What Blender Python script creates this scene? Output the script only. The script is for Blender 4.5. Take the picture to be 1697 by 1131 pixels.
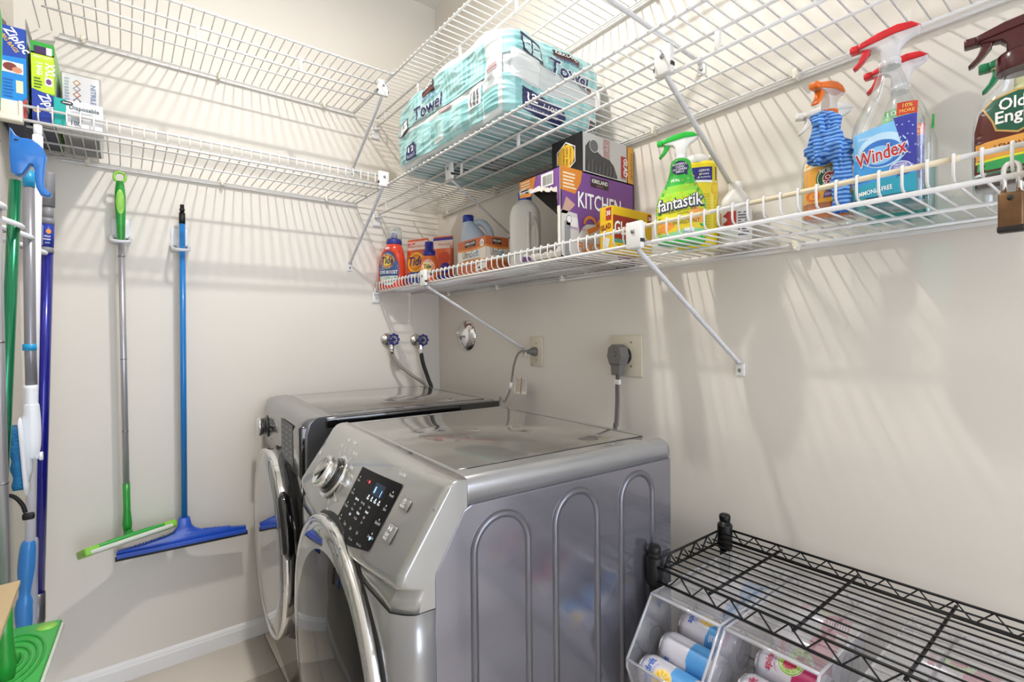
import bpy, bmesh, math, random
from mathutils import Vector, Matrix, noise
from mathutils.geometry import tessellate_polygon
random.seed(7)
for o in list(bpy.data.objects): bpy.data.objects.remove(o)
SC = bpy.context.scene
COL = SC.collection
PI = math.pi
R = math.radians

# ------------------------------------------------------------------ camera, world, light, exposure
cam = bpy.data.cameras.new('camera'); camo = bpy.data.objects.new('camera', cam); COL.objects.link(camo)
cam.sensor_width = 36.0; cam.lens = 823.993/1697*36; cam.clip_start = .02
yaw, pit, rol = .90825, -.01346, -.011
fw = Vector((math.cos(yaw), math.sin(yaw), 0)); rt = Vector((math.sin(yaw), -math.cos(yaw), 0)); upv = Vector((0, 0, 1))
f2 = fw*math.cos(pit)+upv*math.sin(pit); u2 = upv*math.cos(pit)-fw*math.sin(pit)
r3 = rt*math.cos(rol)+u2*math.sin(rol); u3 = u2*math.cos(rol)-rt*math.sin(rol)
mw = Matrix((r3, u3, -f2)).transposed().to_4x4(); mw.translation = Vector((-1.27789, -2.24634, 1.22014))
camo.matrix_world = mw
SC.camera = camo
SC.view_settings.view_transform = 'Standard'; SC.view_settings.look = 'None'
SC.view_settings.gamma = 1.0; SC.view_settings.exposure = 0.08; SC.view_settings.use_curve_mapping = False
wd = bpy.data.worlds.new('world'); SC.world = wd; wd.use_nodes = True
bg = wd.node_tree.nodes['Background']; bg.inputs[0].default_value = (.77, .845, 1.0, 1); bg.inputs[1].default_value = 6.0
la = bpy.data.lights.new('ceiling_lamp_light', 'AREA'); la.shape = 'DISK'; la.size = .08; la.energy = 22.5; la.color = (1.0, .97, .925)
lao = bpy.data.objects.new('ceiling_lamp_light', la); COL.objects.link(lao); lao.location = (-.87, -1.14, 2.79)

# ------------------------------------------------------------------ materials
def lin(h):
    h = h.lstrip('#'); h = h if len(h) == 6 else ''.join(x*2 for x in h); c = [int(h[i:i+2], 16)/255 for i in (0, 2, 4)]
    return tuple(x/12.92 if x <= .04045 else ((x+.055)/1.055)**2.4 for x in c)+(1,)
_m = {}
def mat(name, col, rough=.5, metal=0., coat=0., bump=0., bscale=200., var=0., vscale=8., trans=0., ior=1.45, spec=.5):
    if name in _m: return _m[name]
    m = bpy.data.materials.new(name); m.use_nodes = True; nt = m.node_tree; b = nt.nodes['Principled BSDF']
    c = lin(col) if isinstance(col, str) else tuple(col)+(1,)
    b.inputs['Base Color'].default_value = c; b.inputs['Roughness'].default_value = rough; b.inputs['Metallic'].default_value = metal
    b.inputs['Coat Weight'].default_value = coat; b.inputs['Coat Roughness'].default_value = .05
    b.inputs['Transmission Weight'].default_value = trans; b.inputs['IOR'].default_value = ior
    b.inputs['Specular IOR Level'].default_value = spec
    if bump or var:
        tc = nt.nodes.new('ShaderNodeTexCoord')
    if bump:
        n = nt.nodes.new('ShaderNodeTexNoise'); n.inputs['Scale'].default_value = bscale; n.inputs['Detail'].default_value = 3
        bp = nt.nodes.new('ShaderNodeBump'); bp.inputs['Strength'].default_value = bump; bp.inputs['Distance'].default_value = .002
        nt.links.new(tc.outputs['Object'], n.inputs['Vector']); nt.links.new(n.outputs['Fac'], bp.inputs['Height']); nt.links.new(bp.outputs['Normal'], b.inputs['Normal'])
    if var:
        n = nt.nodes.new('ShaderNodeTexNoise'); n.inputs['Scale'].default_value = vscale; n.inputs['Detail'].default_value = 4
        mx = nt.nodes.new('ShaderNodeMix'); mx.data_type = 'RGBA'
        mx.inputs['A'].default_value = tuple(x*(1-var) for x in c[:3])+(1,); mx.inputs['B'].default_value = tuple(min(1, x*(1+var)) for x in c[:3])+(1,)
        nt.links.new(tc.outputs['Object'], n.inputs['Vector']); nt.links.new(n.outputs['Fac'], mx.inputs['Factor']); nt.links.new(mx.outputs['Result'], b.inputs['Base Color'])
    _m[name] = m; return m
def clearmat(name, tint=(1, 1, 1), gloss=.18, rough=.06, haze=0.):
    if name in _m: return _m[name]
    m = bpy.data.materials.new(name); m.use_nodes = True; nt = m.node_tree; nt.nodes.remove(nt.nodes['Principled BSDF'])
    out = nt.nodes['Material Output']
    t = nt.nodes.new('ShaderNodeBsdfTransparent'); t.inputs[0].default_value = tuple(tint)+(1,)
    g = nt.nodes.new('ShaderNodeBsdfGlossy'); g.inputs['Roughness'].default_value = rough
    lw = nt.nodes.new('ShaderNodeLayerWeight'); lw.inputs[0].default_value = .35
    mr = nt.nodes.new('ShaderNodeMapRange'); mr.inputs['To Min'].default_value = gloss*.45; mr.inputs['To Max'].default_value = min(1, gloss*3.2)
    nt.links.new(lw.outputs['Facing'], mr.inputs['Value'])
    mx = nt.nodes.new('ShaderNodeMixShader'); nt.links.new(mr.outputs[0], mx.inputs[0]); nt.links.new(t.outputs[0], mx.inputs[1]); nt.links.new(g.outputs[0], mx.inputs[2])
    last = mx
    if haze:
        d = nt.nodes.new('ShaderNodeBsdfDiffuse'); d.inputs[0].default_value = (.9, .9, .92, 1)
        m2 = nt.nodes.new('ShaderNodeMixShader'); m2.inputs[0].default_value = haze
        nt.links.new(mx.outputs[0], m2.inputs[1]); nt.links.new(d.outputs[0], m2.inputs[2]); last = m2
    nt.links.new(last.outputs[0], out.inputs['Surface'])
    _m[name] = m; return m
def emat(name, col, s):
    if name in _m: return _m[name]
    m = bpy.data.materials.new(name); m.use_nodes = True; b = m.node_tree.nodes['Principled BSDF']
    b.inputs['Base Color'].default_value = lin(col); b.inputs['Emission Color'].default_value = lin(col); b.inputs['Emission Strength'].default_value = s
    _m[name] = m; return m
def ink(h): return mat('print_'+h.lstrip('#'), h, .42)

# ------------------------------------------------------------------ mesh builder
class MB:
    def __init__(s): s.v = []; s.f = []; s.mi = []; s.sm = []
    def add(s, vs, fs, mi=0, sm=False):
        k = len(s.v); s.v += [tuple(v) for v in vs]
        for f in fs: s.f.append(tuple(i+k for i in f)); s.mi.append(mi); s.sm.append(sm)
        return k
    def xf(s, k, M):
        for i in range(k, len(s.v)): s.v[i] = tuple(M @ Vector(s.v[i]))
    def box(s, lo, hi, mi=0, bev=0., seg=2, sm=None):
        bm = bmesh.new(); bmesh.ops.create_cube(bm, size=1)
        for v in bm.verts: v.co = Vector([(lo[i]+hi[i])/2+v.co[i]*(hi[i]-lo[i]) for i in range(3)])
        if bev: bmesh.ops.bevel(bm, geom=bm.edges[:], offset=bev, segments=seg, affect='EDGES', profile=.5)
        bm.verts.index_update(); k = s.add([v.co for v in bm.verts], [[v.index for v in f.verts] for f in bm.faces], mi, bool(bev) if sm is None else sm)
        bm.free(); return k
    def tube(s, pts, r, n=8, mi=0, closed=False, sm=True, flat=1.):
        pts = [Vector(p) for p in pts]; N = len(pts); rr = r if isinstance(r, (list, tuple)) else [r]*N
        k0 = len(s.v); prev = None; vs = []
        for i, p in enumerate(pts):
            a = pts[(i-1) % N] if (closed or i > 0) else p; b = pts[(i+1) % N] if (closed or i < N-1) else p
            t = (b-a).normalized()
            if prev is None:
                x = Vector((0, 0, 1)) if abs(t.z) < .9 else Vector((1, 0, 0)); x = (x-t*x.dot(t)).normalized()
            else: x = (prev-t*prev.dot(t)).normalized()
            prev = x; y = t.cross(x)
            for j in range(n):
                an = 2*PI*j/n; vs.append(p+x*(rr[i]*math.cos(an)*flat)+y*(rr[i]*math.sin(an)))
        fs = []
        for i in range(N if closed else N-1):
            for j in range(n):
                a = i*n+j; b = i*n+(j+1) % n; c = ((i+1) % N)*n+(j+1) % n; d = ((i+1) % N)*n+j; fs.append((a, b, c, d))
        s.add(vs, fs, mi, sm)
        if not closed: s.f += [tuple(k0+j for j in range(n))[::-1], tuple(k0+(N-1)*n+j for j in range(n))]; s.mi += [mi]*2; s.sm += [False]*2
        return k0
    def lathe(s, prof, n=28, mi=0, sm=True):
        vs = []; fs = []
        for (r, z) in prof:
            for j in range(n): a = 2*PI*j/n; vs.append((r*math.cos(a), r*math.sin(a), z))
        for i in range(len(prof)-1):
            for j in range(n): fs.append((i*n+j, i*n+(j+1) % n, (i+1)*n+(j+1) % n, (i+1)*n+j))
        k = s.add(vs, fs, mi, sm)
        if prof[0][0] > 1e-5: s.f.append(tuple(k+j for j in range(n))[::-1]); s.mi.append(mi); s.sm.append(False)
        if prof[-1][0] > 1e-5: s.f.append(tuple(k+(len(prof)-1)*n+j for j in range(n))); s.mi.append(mi); s.sm.append(False)
        return k
    def loft(s, rings, mi=0, sm=True, cap=True, closed=True):
        n = len(rings[0]); k = s.add([p for r in rings for p in r], [], mi)
        for i in range(len(rings)-1):
            for j in range(n if closed else n-1):
                s.f.append((k+i*n+j, k+i*n+(j+1) % n, k+(i+1)*n+(j+1) % n, k+(i+1)*n+j)); s.mi.append(mi); s.sm.append(sm)
        if cap:
            s.f.append(tuple(k+j for j in range(n))[::-1]); s.f.append(tuple(k+(len(rings)-1)*n+j for j in range(n))); s.mi += [mi]*2; s.sm += [False]*2
        return k
    def prism(s, poly, d0, d1, axis='y', mi=0, bev=0., sm=False):
        # poly in the plane across the axis: y -> (x,z), z -> (x,y), x -> (y,z)
        def P(p, d): return {'y': (p[0], d, p[1]), 'z': (p[0], p[1], d), 'x': (d, p[0], p[1])}[axis]
        bm = bmesh.new(); a = [bm.verts.new(P(p, d0)) for p in poly]; b = [bm.verts.new(P(p, d1)) for p in poly]
        n = len(poly); bm.faces.new(a); bm.faces.new(b[::-1])
        for i in range(n): bm.faces.new((a[i], b[i], b[(i+1) % n], a[(i+1) % n]))
        bmesh.ops.recalc_face_normals(bm, faces=bm.faces[:])
        if bev:
            es = [e for e in bm.edges if (e.verts[0] in a) == (e.verts[1] in a)]
            bmesh.ops.bevel(bm, geom=es, offset=bev, segments=2, affect='EDGES', profile=.5)
        bmesh.ops.triangulate(bm, faces=[f for f in bm.faces if len(f.verts) > 4])
        bm.verts.index_update(); k = s.add([v.co for v in bm.verts], [[v.index for v in f.verts] for f in bm.faces], mi, sm); bm.free(); return k
    def mesh(s, name, mats):
        me = bpy.data.meshes.new(name); me.from_pydata(s.v, [], s.f)
        for m in (mats if isinstance(mats, (list, tuple)) else [mats]): me.materials.append(m)
        me.polygons.foreach_set('material_index', s.mi); me.polygons.foreach_set('use_smooth', s.sm)
        me.update(); return me
    def build(s, name, mats, parent=None, loc=(0, 0, 0), rz=0., fix=True):
        me = s.mesh(name, mats)
        if fix:
            bm = bmesh.new(); bm.from_mesh(me); bmesh.ops.recalc_face_normals(bm, faces=bm.faces[:]); bm.to_mesh(me); bm.free()
        o = bpy.data.objects.new(name, me); COL.objects.link(o); o.location = loc; o.rotation_euler = (0, 0, rz)
        if parent: o.parent = parent
        return o
def empty(name, label, cat, loc=(0, 0, 0), rz=0., group=None):
    o = bpy.data.objects.new(name, None); COL.objects.link(o); o.location = loc; o.rotation_euler = (0, 0, rz); o.empty_display_size = .05
    return tag(o, label, cat, group)
def tag(o, label, cat, group=None):
    o['label'] = label; o['category'] = cat
    if group: o['group'] = group
    return o
def struct(o): o['kind'] = 'structure'; return o
def place(me, name, parent, loc, rot=(0, 0, 0)):
    o = bpy.data.objects.new(name, me); COL.objects.link(o); o.location = loc; o.rotation_euler = rot; o.parent = parent; return o
def arc(cx, cy, r, a0, a1, n): return [(cx+r*math.cos(R(a0+(a1-a0)*i/n)), cy+r*math.sin(R(a0+(a1-a0)*i/n))) for i in range(n+1)]
def smooth_path(pts, n=8):
    P = [Vector(p) for p in pts]; P = [P[0]*2-P[1]]+P+[P[-1]*2-P[-2]]; out = []
    for i in range(1, len(P)-2):
        for k in range(n):
            t = k/n; a, b, c, d = P[i-1:i+3]
            out.append(.5*((2*b)+(c-a)*t+(2*a-5*b+4*c-d)*t*t+(3*b-a-3*c+d)*t**3))
    out.append(P[-2]); return out

# ------------------------------------------------------------------ flat print (lettering, label art) laid on a surface
_t = {}
def text_mesh(s, bold=0., shear=0.):
    key = (s, bold, shear)
    if key not in _t:
        cu = bpy.data.curves.new('t', 'FONT'); cu.body = s; cu.size = 1; cu.offset = bold; cu.shear = shear; cu.resolution_u = 2; cu.align_x = 'CENTER'
        ob = bpy.data.objects.new('t', cu); COL.objects.link(ob); dg = bpy.context.evaluated_depsgraph_get(); dg.update()
        me = ob.evaluated_get(dg).to_mesh(); _t[key] = ([(v.co.x, v.co.y) for v in me.vertices], [tuple(p.vertices) for p in me.polygons])
        ob.evaluated_get(dg).to_mesh_clear(); bpy.data.objects.remove(ob); bpy.data.curves.remove(cu)
    return _t[key]
class Print:
    def __init__(s, fn, maxlen=10., step=.00025, eps=.0006): s.fn = fn; s.ml = maxlen; s.step = step; s.eps = eps; s.tris = []; s.cols = []
    def _c(s, c):
        m = ink(c) if isinstance(c, str) else c
        if m not in s.cols: s.cols.append(m)
        return s.cols.index(m)
    def _tri(s, a, b, c, ci, l):
        st = [(a, b, c)]
        while st:
            a, b, c = st.pop(); d = [math.dist(a, b), math.dist(b, c), math.dist(c, a)]; m = max(d)
            if m <= s.ml: s.tris.append(((a, b, c), ci, l)); continue
            i = d.index(m)
            if i == 1: a, b, c = b, c, a
            elif i == 2: a, b, c = c, a, b
            q = ((a[0]+b[0])/2, (a[1]+b[1])/2); st += [(a, q, c), (q, b, c)]
    def poly(s, pts, c, l=0):
        ci = s._c(c)
        for t in tessellate_polygon([[Vector((p[0], p[1], 0)) for p in pts]]): s._tri(*[tuple(pts[i]) for i in t], ci, l)
        return s
    def rect(s, x0, y0, x1, y1, c, l=0): return s.poly([(x0, y0), (x1, y0), (x1, y1), (x0, y1)], c, l)
    def ell(s, cx, cy, rx, ry, c, l=0, n=28, rot=0):
        cr, sr = math.cos(rot), math.sin(rot)
        return s.poly([(cx+rx*math.cos(a)*cr-ry*math.sin(a)*sr, cy+rx*math.cos(a)*sr+ry*math.sin(a)*cr) for a in [2*PI*i/n for i in range(n)]], c, l)
    def text(s, t, x, y, h, c, l=3, bold=0., shear=0., sx=1., rot=0., fit=None, bend=0.):
        vs, fs = text_mesh(t, bold, shear); ci = s._c(c); k = h/.72
        if fit:
            w = max(v[0] for v in vs)-min(v[0] for v in vs); sx = fit/(w*k)
        cr, sr = math.cos(rot), math.sin(rot)
        def T(v):
            a, b = v[0]*k*sx, v[1]*k
            b += bend*a*a
            return (x+a*cr-b*sr, y+a*sr+b*cr)
        q = [T(v) for v in vs]
        for f in fs:
            for i in range(1, len(f)-1): s._tri(q[f[0]], q[f[i]], q[f[i+1]], ci, l)
        return s
    def lines(s, x0, y0, x1, y1, n, c, l=2, fill=.5, ragged=.3):
        h = (y1-y0)/n
        for i in range(n):
            e = x1-(x1-x0)*ragged*random.random(); s.rect(x0, y0+h*i, e, y0+h*(i+fill), c, l)
        return s
    def build(s, parent, name='label', label=None):
        m = MB()
        for (a, b, c), ci, l in s.tris:
            e = s.eps+l*s.step; m.add([s.fn(a[0], a[1], e), s.fn(b[0], b[1], e), s.fn(c[0], c[1], e)], [(0, 1, 2)], ci, False)
        o = m.build(name, s.cols, parent, fix=False)
        if label: o['label'] = label
        return o
def plane(o, ux, uy):
    o, ux, uy = Vector(o), Vector(ux).normalized(), Vector(uy).normalized(); n = ux.cross(uy)
    return lambda u, v, e: o+ux*u+uy*v+n*e
class Bottle:
    """super-elliptic vessel lofted from (z, half width, half depth, exponent[, x shift]); its front looks along local -y"""
    def __init__(s, secs): s.s = [tuple(q)+(0.,)*(5-len(q)) for q in secs]
    def at(s, z):
        S = s.s
        if z <= S[0][0]: return S[0][1:]
        for a, b in zip(S, S[1:]):
            if z <= b[0]:
                t = (z-a[0])/max(1e-9, b[0]-a[0]); return tuple(a[i]+(b[i]-a[i])*t for i in range(1, 5))
        return S[-1][1:]
    def ring(s, z, n=40, grow=0.):
        a, b, e, dx = s.at(z); a += grow; b += grow; r = []
        for j in range(n):
            t = 2*PI*j/n; c, d = math.cos(t), math.sin(t)
            r.append((dx+a*math.copysign(abs(c)**(2/e), c), b*math.copysign(abs(d)**(2/e), d), z))
        return r
    def mesh(s, z0=None, z1=None, grow=0., n=40, cap=True):
        z0 = s.s[0][0] if z0 is None else z0; z1 = s.s[-1][0] if z1 is None else z1
        zs = sorted({z0, z1} | {q[0] for q in s.s if z0 < q[0] < z1}); m = MB(); m.loft([s.ring(z, n, grow) for z in zs], cap=cap); return m
    def front(s, u, v, e):
        a, b, n, dx = s.at(v); x = max(-.97, min(.97, (u-dx)/a)); y = b*(1-abs(x)**n)**(1/n)
        # normal of the superellipse
        nx = math.copysign(abs(x)**(n-1)/a, x); ny = (y/b)**(n-1)/b if b else 1; L = math.hypot(nx, ny)
        return Vector((u+nx/L*e, -(y+ny/L*e), v))
    def back(s, u, v, e):
        p = s.front(-u, v, e); return Vector((-p.x, -p.y, p.z)) if False else Vector((u, -p.y, v))
def ease(secs, n=6):
    """denser, smoothly interpolated sections"""
    V = [Vector((q[0], q[1], q[2])) for q in secs]; out = []
    P = smooth_path(V, n)
    for i, p in enumerate(P):
        k = min(len(secs)-1, i/n); a = int(k); b = min(len(secs)-1, a+1); e = secs[a][3]+(secs[b][3]-secs[a][3])*(k-a)
        dx = 0. if len(secs[a]) < 5 else secs[a][4]+(secs[b][4]-secs[a][4])*(k-a)
        out.append((p.x, max(.002, p.y), max(.002, p.z), e, dx))
    for i in range(1, len(out)):
        if out[i][0] <= out[i-1][0]: out[i] = (out[i-1][0]+1e-4,)+out[i][1:]
    return out

# ------------------------------------------------------------------ the room
PAINT = mat('cream_wall_paint', '#e1dbd1', .5, spec=.35, bump=.08, bscale=140, var=.015, vscale=3)
CEIL = mat('ceiling_paint', '#e6e4de', .7)
TRIM = mat('white_trim_paint', '#e9e8e6', .35, var=.03, vscale=20)
GROUT = mat('grout', '#8d8378', .9)
XL, YF, ZC = -1.54, -4.6, 2.88
def slab(name, lo, hi, m):
    b = MB(); b.box(lo, hi); return struct(b.build(name, m))
slab('wall_right', (0, YF-.1, -.05), (.1, .1, ZC+.1), PAINT)
slab('wall_back', (XL-.1, 0, -.05), (0, .1, ZC+.1), PAINT)
slab('wall_left', (XL-.1, YF-.1, -.05), (XL, 0, ZC+.1), PAINT)
slab('ceiling', (XL, YF, ZC), (0, 0, ZC+.1), CEIL)
b = MB(); DX0, DX1, DZ = -1.48, -.06, 2.60   # unseen doorway behind the camera, widened and set back to balance the daylight
b.box((XL, YF-.1, 0), (DX0, YF, ZC)); b.box((DX1, YF-.1, 0), (0, YF, ZC)); b.box((DX0, YF-.1, DZ), (DX1, YF, ZC))
struct(b.build('wall_front', PAINT))
fl = slab('floor', (XL, YF-.1, -.05), (0, 0, -.0025), GROUT)
TILE = mat('travertine_tile', '#e4dacd', .35, var=.06, vscale=5)
def tile(x0, x1, y0, y1):
    m = MB(); m.box((x0+.0015, y0+.0015, -.012), (x1-.0015, y1-.0015, 0), bev=.0012, seg=1); o = m.build('floor_tile', TILE, fl)
xs = [XL, -1.295, -.845, -.395, 0]; ys = [0, -.28, -.73, -1.18, -1.63, -2.08, -2.53, -2.98, -3.43, -3.88, -4.33, YF]
for a, c in zip(xs, xs[1:]):
    for d, e in zip(ys, ys[1:]): tile(a, c, e, d)
def baseboard(name, p0, p1, inward):
    prof = [(0, 0), (.013, 0), (.013, .047), (.010, .051), (.0085, .058), (.004, .064), (0, .067)]
    m = MB(); p0, p1, w = Vector(p0), Vector(p1), Vector(inward)
    m.loft([[p+w*a+Vector((0, 0, z)) for a, z in prof] for p in (p0, p1)], sm=False); return struct(m.build(name, TRIM))
baseboard('baseboard_back', (XL+.013, 0, 0), (-.013, 0, 0), (0, -1, 0))
baseboard('baseboard_right', (0, -.0, 0), (0, YF, 0), (-1, 0, 0))
baseboard('baseboard_left', (XL, 0, 0), (XL, YF, 0), (1, 0, 0))
m = MB()   # casing boards running up the left wall beside the hanging poles
m.box((XL, -1.29, .067), (XL+.012, -1.20, 2.3), bev=.003); m.box((XL, -1.27, .067), (XL+.018, -1.25, 2.3), bev=.003)
struct(m.build('trim_1', TRIM))
# ceiling lamp
SHADE = emat('lamp_shade_glow', '#fff4e4', 1.5)
t = empty('ceiling_lamp', 'round flush ceiling lamp above the middle of the room', 'lamp', (-.87, -1.12, ZC))
m = MB(); m.lathe([(.09, 0), (.09, -.02), (.082, -.024)], 36); m.build('base', mat('lamp_metal', '#d8d8d8', .3, 1), t)
m = MB(); m.lathe([(.078, -.022), (.076, -.045), (.06, -.066), (.03, -.075), (0, -.077)], 36); m.build('shade', SHADE, t)

# ------------------------------------------------------------------ wire shelves
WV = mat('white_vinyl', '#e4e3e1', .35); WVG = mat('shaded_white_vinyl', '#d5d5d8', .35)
CREAMV = mat('cream_plastic', '#e6e0d0', .4); YV = mat('yellowed_vinyl', '#e9dcc0', .38)
STEEL = mat('screw_steel', '#9b9b9b', .3, 1); DARK = mat('dark_slot', '#2a2826', .6)
SP = .0297
def shelf(name, label, loc, rz, s0, s1, s_off, kind, s0r=None, group=None):
    """local x runs along the wall, local -y away from it"""
    t = empty(name, label, 'shelf', loc, rz)
    RR = .0036
    if kind == 'lip':
        rails = [(.0175, 0, s0, s1, .003), (.159, 0, s0, s1, .0034), (.285, 0, s0, s1, .0034), (.337, 0, s0, s1, .0043), (.337, .039, s0, s1, .0040)]
        if rz: rails[2:3] = []
    else:
        rails = [(.0175, 0, s0+.06, s1, .003), (.170, 0, s0+.03, s1, .0034), (.329, 0, s0+.012, s1, .0040), (.329, -.0416, s0+.016, s1, .0040), (.432, 0, s0, s1, .0036)]
        if s0r: rails = [(a, z, c if c is None else c, e, r) for (a, z, c, e, r) in rails]
    for d, z, a, e, r in rails:
        m = MB(); m.tube([(a, -d, z), (e, -d, z)], r, 10); m.build('rail', WV, t)
    m = MB()
    if kind == 'lip':
        p = [(0, -.012, .0052), (0, -.330, .0052), (0, -.3395, .009), (0, -.3425, .016), (0, -.3425, .040), (0, -.341, .0445), (0, -.337, .0455), (0, -.334, .043)]
        m.tube(p, .0021, 6)
    else:
        m.tube([(0, -.012, .005), (0, -.430, .005), (0, -.4365, .003), (0, -.4375, -.002)], .0020, 6)
    me = m.mesh('wire', WV)
    n = int((s1-s_off)/SP)
    k0 = int(math.floor((s_off-s0)/SP))
    for k in range(-k0, n+1):
        x = s_off+k*SP
        if s0+.004 < x < s1-.003: place(me, 'wire', t, (x, 0, 0))
    if kind == 'hang':
        m = MB(); m.box((-.006, -.3325, -.040), (.006, -.3255, 0), bev=.002); sm_ = m.mesh('hang_strap', WV)
        x = s0+.10
        while x < s1: place(sm_, 'hang_strap', t, (x, 0, 0)); x += .32
    m = MB(); m.box((-.007, -.028, -.008), (.007, 0, .012), bev=.003); m.box((-.004, -.03, -.014), (.004, -.004, -.006), bev=.002); cm = m.mesh('wall_clip', CREAMV)
    x = s0+.12
    while x < s1: place(cm, 'wall_clip', t, (x, 0, 0)); x += .40
    m = MB(); m.box((s0+.05, -.012, -.012), (s1, -.004, -.004)); m.build('wall_track', WV, t)
    return t
def end_bracket(t, s, d, z, wall):   # moulded saddle that carries a rail end on the side wall
    m = MB(); m.box((s, -d-.02, z-.05), (s+.008, -d+.02, z+.006), bev=.003)
    m.box((s, -d-.014, z-.012), (s+.028, -d+.014, z-.004), bev=.003); m.box((s, -d-.014, z-.004), (s+.026, -d-.010, z+.02), bev=.002)
    m.build('end_bracket', WV, t)
HZ = R(-90)
LLs = shelf('wire_shelf', 'lower white wire shelf with raised lip on the back wall, carrying the food bag boxes', (0, 0, 1.826), 0, -1.486, -.425, -1.4855, 'lip')
ULs = shelf('wire_shelf', 'empty upper white wire shelf on the back wall above the food bag boxes', (0, 0, 2.236), 0, -1.49, -.432, -1.478, 'hang')
RLs = shelf('wire_shelf', 'long lowest wire shelf on the right wall, crowded with detergents and spray bottles', (0, 0, 1.425), HZ, .012, 2.46, 1.4204-.0297*40, 'lip')
R2s = shelf('wire_shelf', 'middle white wire shelf on the right wall that carries the paper towel pack', (0, 0, 1.826), HZ, .012, 2.5, .02, 'hang')
R3s = shelf('wire_shelf', 'empty topmost white wire shelf on the right wall just under the ceiling', (0, 0, 2.236), HZ, .012, 2.5, .025, 'hang')
for t, d, z in ((RLs, .337, 0), (R2s, .329, -.0416), (R3s, .329, -.0416)): end_bracket(t, 0, d, z, 1)
# mounting rail at the left end of the lower back shelf
m = MB(); m.box((XL, -.352, -.012), (-1.488, -.322, .006), bev=.004); m.box((XL, -.346, .006), (-1.488, -.330, .046), bev=.003); m.box((-1.494, -.35, -.012), (-1.486, -.324, .047), bev=.002)
m.build('end_cap', CREAMV, LLs)
m = MB(); m.box((2.146, -.353, -.012), (2.215, -.328, .049), bev=.005); m.build('lip_cover', CREAMV, RLs)
m = MB()
for a, b_ in ((1.47, 1.70), (1.78, 2.08)): m.tube([(a, -.337, .039), (b_, -.337, .039)], .0046, 10)
m.build('aged_rail_sleeve', YV, RLs, )['label'] = 'yellowed stretch of the lip rail'
def brace(label, plate, foot, axis, ph=.062, pw=.044, name='shelf_brace'):
    """plate on the shelf lip, flat strut, foot screwed to the wall.  axis = wall normal axis"""
    P, F = Vector(plate), Vector(foot)
    t = empty(name, label, 'shelf brace', F)
    n = Vector((-1, 0, 0)) if axis == 'x' else Vector((0, -1, 0)); w = Vector((0, 1, 0)) if axis == 'x' else Vector((1, 0, 0)); z = Vector((0, 0, 1))
    def blk(c, a, b_, cc, mm, nm, bev=.003):
        m = MB(); k = m.box((-a/2, -b_/2, -cc/2), (a/2, b_/2, cc/2), bev=bev)
        m.xf(k, Matrix.Translation(c-F) @ Matrix((w, n, z)).transposed().to_4x4()); return m.build(nm, mm, t)
    blk(P+n*.0095, pw, .014, ph, WV, 'clip_plate', .004)
    m = MB(); k = m.lathe([(.0052, 0), (.0052, .0022), (.003, .0035), (0, .0035)], 12); m.xf(k, Matrix.Translation(P+n*.0165-F+z*.008) @ n.to_track_quat('Z', 'Y').to_matrix().to_4x4()); m.build('screw', STEEL, t)
    for sx in (-.5, .5):
        blk(P+n*.010+w*sx*pw*.98+z*(-ph*.22), .003, .012, .008, DARK, 'slot', 0)
    a = P+n*.004-z*(ph*.45); e = F+n*.006+z*.012
    d = (e-a).normalized(); side = d.cross(n).normalized()
    m = MB(); q = [a, a+d*.03, e-d*.01, e]
    up_ = d.cross(side)
    rings = []
    for i, c in enumerate(q):
        hw = (.0062, .0068, .0062, .010)[i]; hh = (.004, .0045, .004, .002)[i]
        rings.append([c-F+side*(hw*math.cos(A))+up_*(hh*math.sin(A)) for A in [2*PI*j/12 for j in range(12)]])
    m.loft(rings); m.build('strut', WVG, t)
    blk(F+n*.002-z*.004, .024, .004, .034, WV, 'foot_plate', .0015)
    m = MB(); k = m.lathe([(.0048, 0), (.0044, .0022), (.002, .0032), (0, .0032)], 12); m.xf(k, Matrix.Translation(n*.004-z*.006) @ n.to_track_quat('Z', 'Y').to_matrix().to_4x4()); m.build('screw', STEEL, t)
    return t
brace('white shelf brace under the upper shelf on the back wall', (-.441, -.337, 2.216), (-.443, 0, 1.966), 'y')
brace('white shelf brace under the lower back shelf, its foot left of the orange detergent', (-.446, -.345, 1.848), (-.461, 0, 1.538), 'y')
brace('white shelf brace below the small orange bottle, its foot beside the small outlet', (-.345, -.509, 1.443), (0, -.690, 1.150), 'x')
brace('white shelf brace below the yellow bag box, its foot right of the dryer outlet', (-.345, -1.523, 1.443), (0, -1.585, 1.125), 'x')
brace('white shelf brace under the paper towel pack', (-.337, -.699, 1.808), (0, -.602, 1.630), 'x')
brace('white shelf brace with its foot behind the green spray bottle', (-.337, -1.598, 1.808), (0, -1.579, 1.570), 'x')
brace('white shelf brace hanging from the topmost right shelf, cut by the frame top', (-.337, -1.29, 2.216), (0, -1.48, 1.955), 'x')

# ------------------------------------------------------------------ washer and dryer (local x = forward, local y from the right side, y<0 to the left)
GR = mat('graphite_enamel', '#9a9a9a', .25, .5, coat=.6); GRS = mat('graphite_side', '#8d8d96', .17, .75, coat=.3)
TOPG = mat('gloss_top', '#6a6762', .08, .1, coat=1.); CON = mat('silver_console', '#a3a3a0', .22, .6, coat=.8)
CHR = mat('chrome', '#e6e6e6', .07, 1); BLK = mat('gloss_black', '#0b0b0c', .08, coat=1.); RUB = mat('black_rubber', '#141414', .5)
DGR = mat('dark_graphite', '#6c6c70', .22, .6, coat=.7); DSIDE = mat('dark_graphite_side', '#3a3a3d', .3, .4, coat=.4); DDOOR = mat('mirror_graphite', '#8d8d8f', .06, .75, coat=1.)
GLASSD = mat('dark_door_glass', '#0c0c0c', .03, .0, spec=.3); SEAM = mat('black_seam', '#0d0d0d', .6)
WID = .686; ROT = R(176.7)
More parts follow.
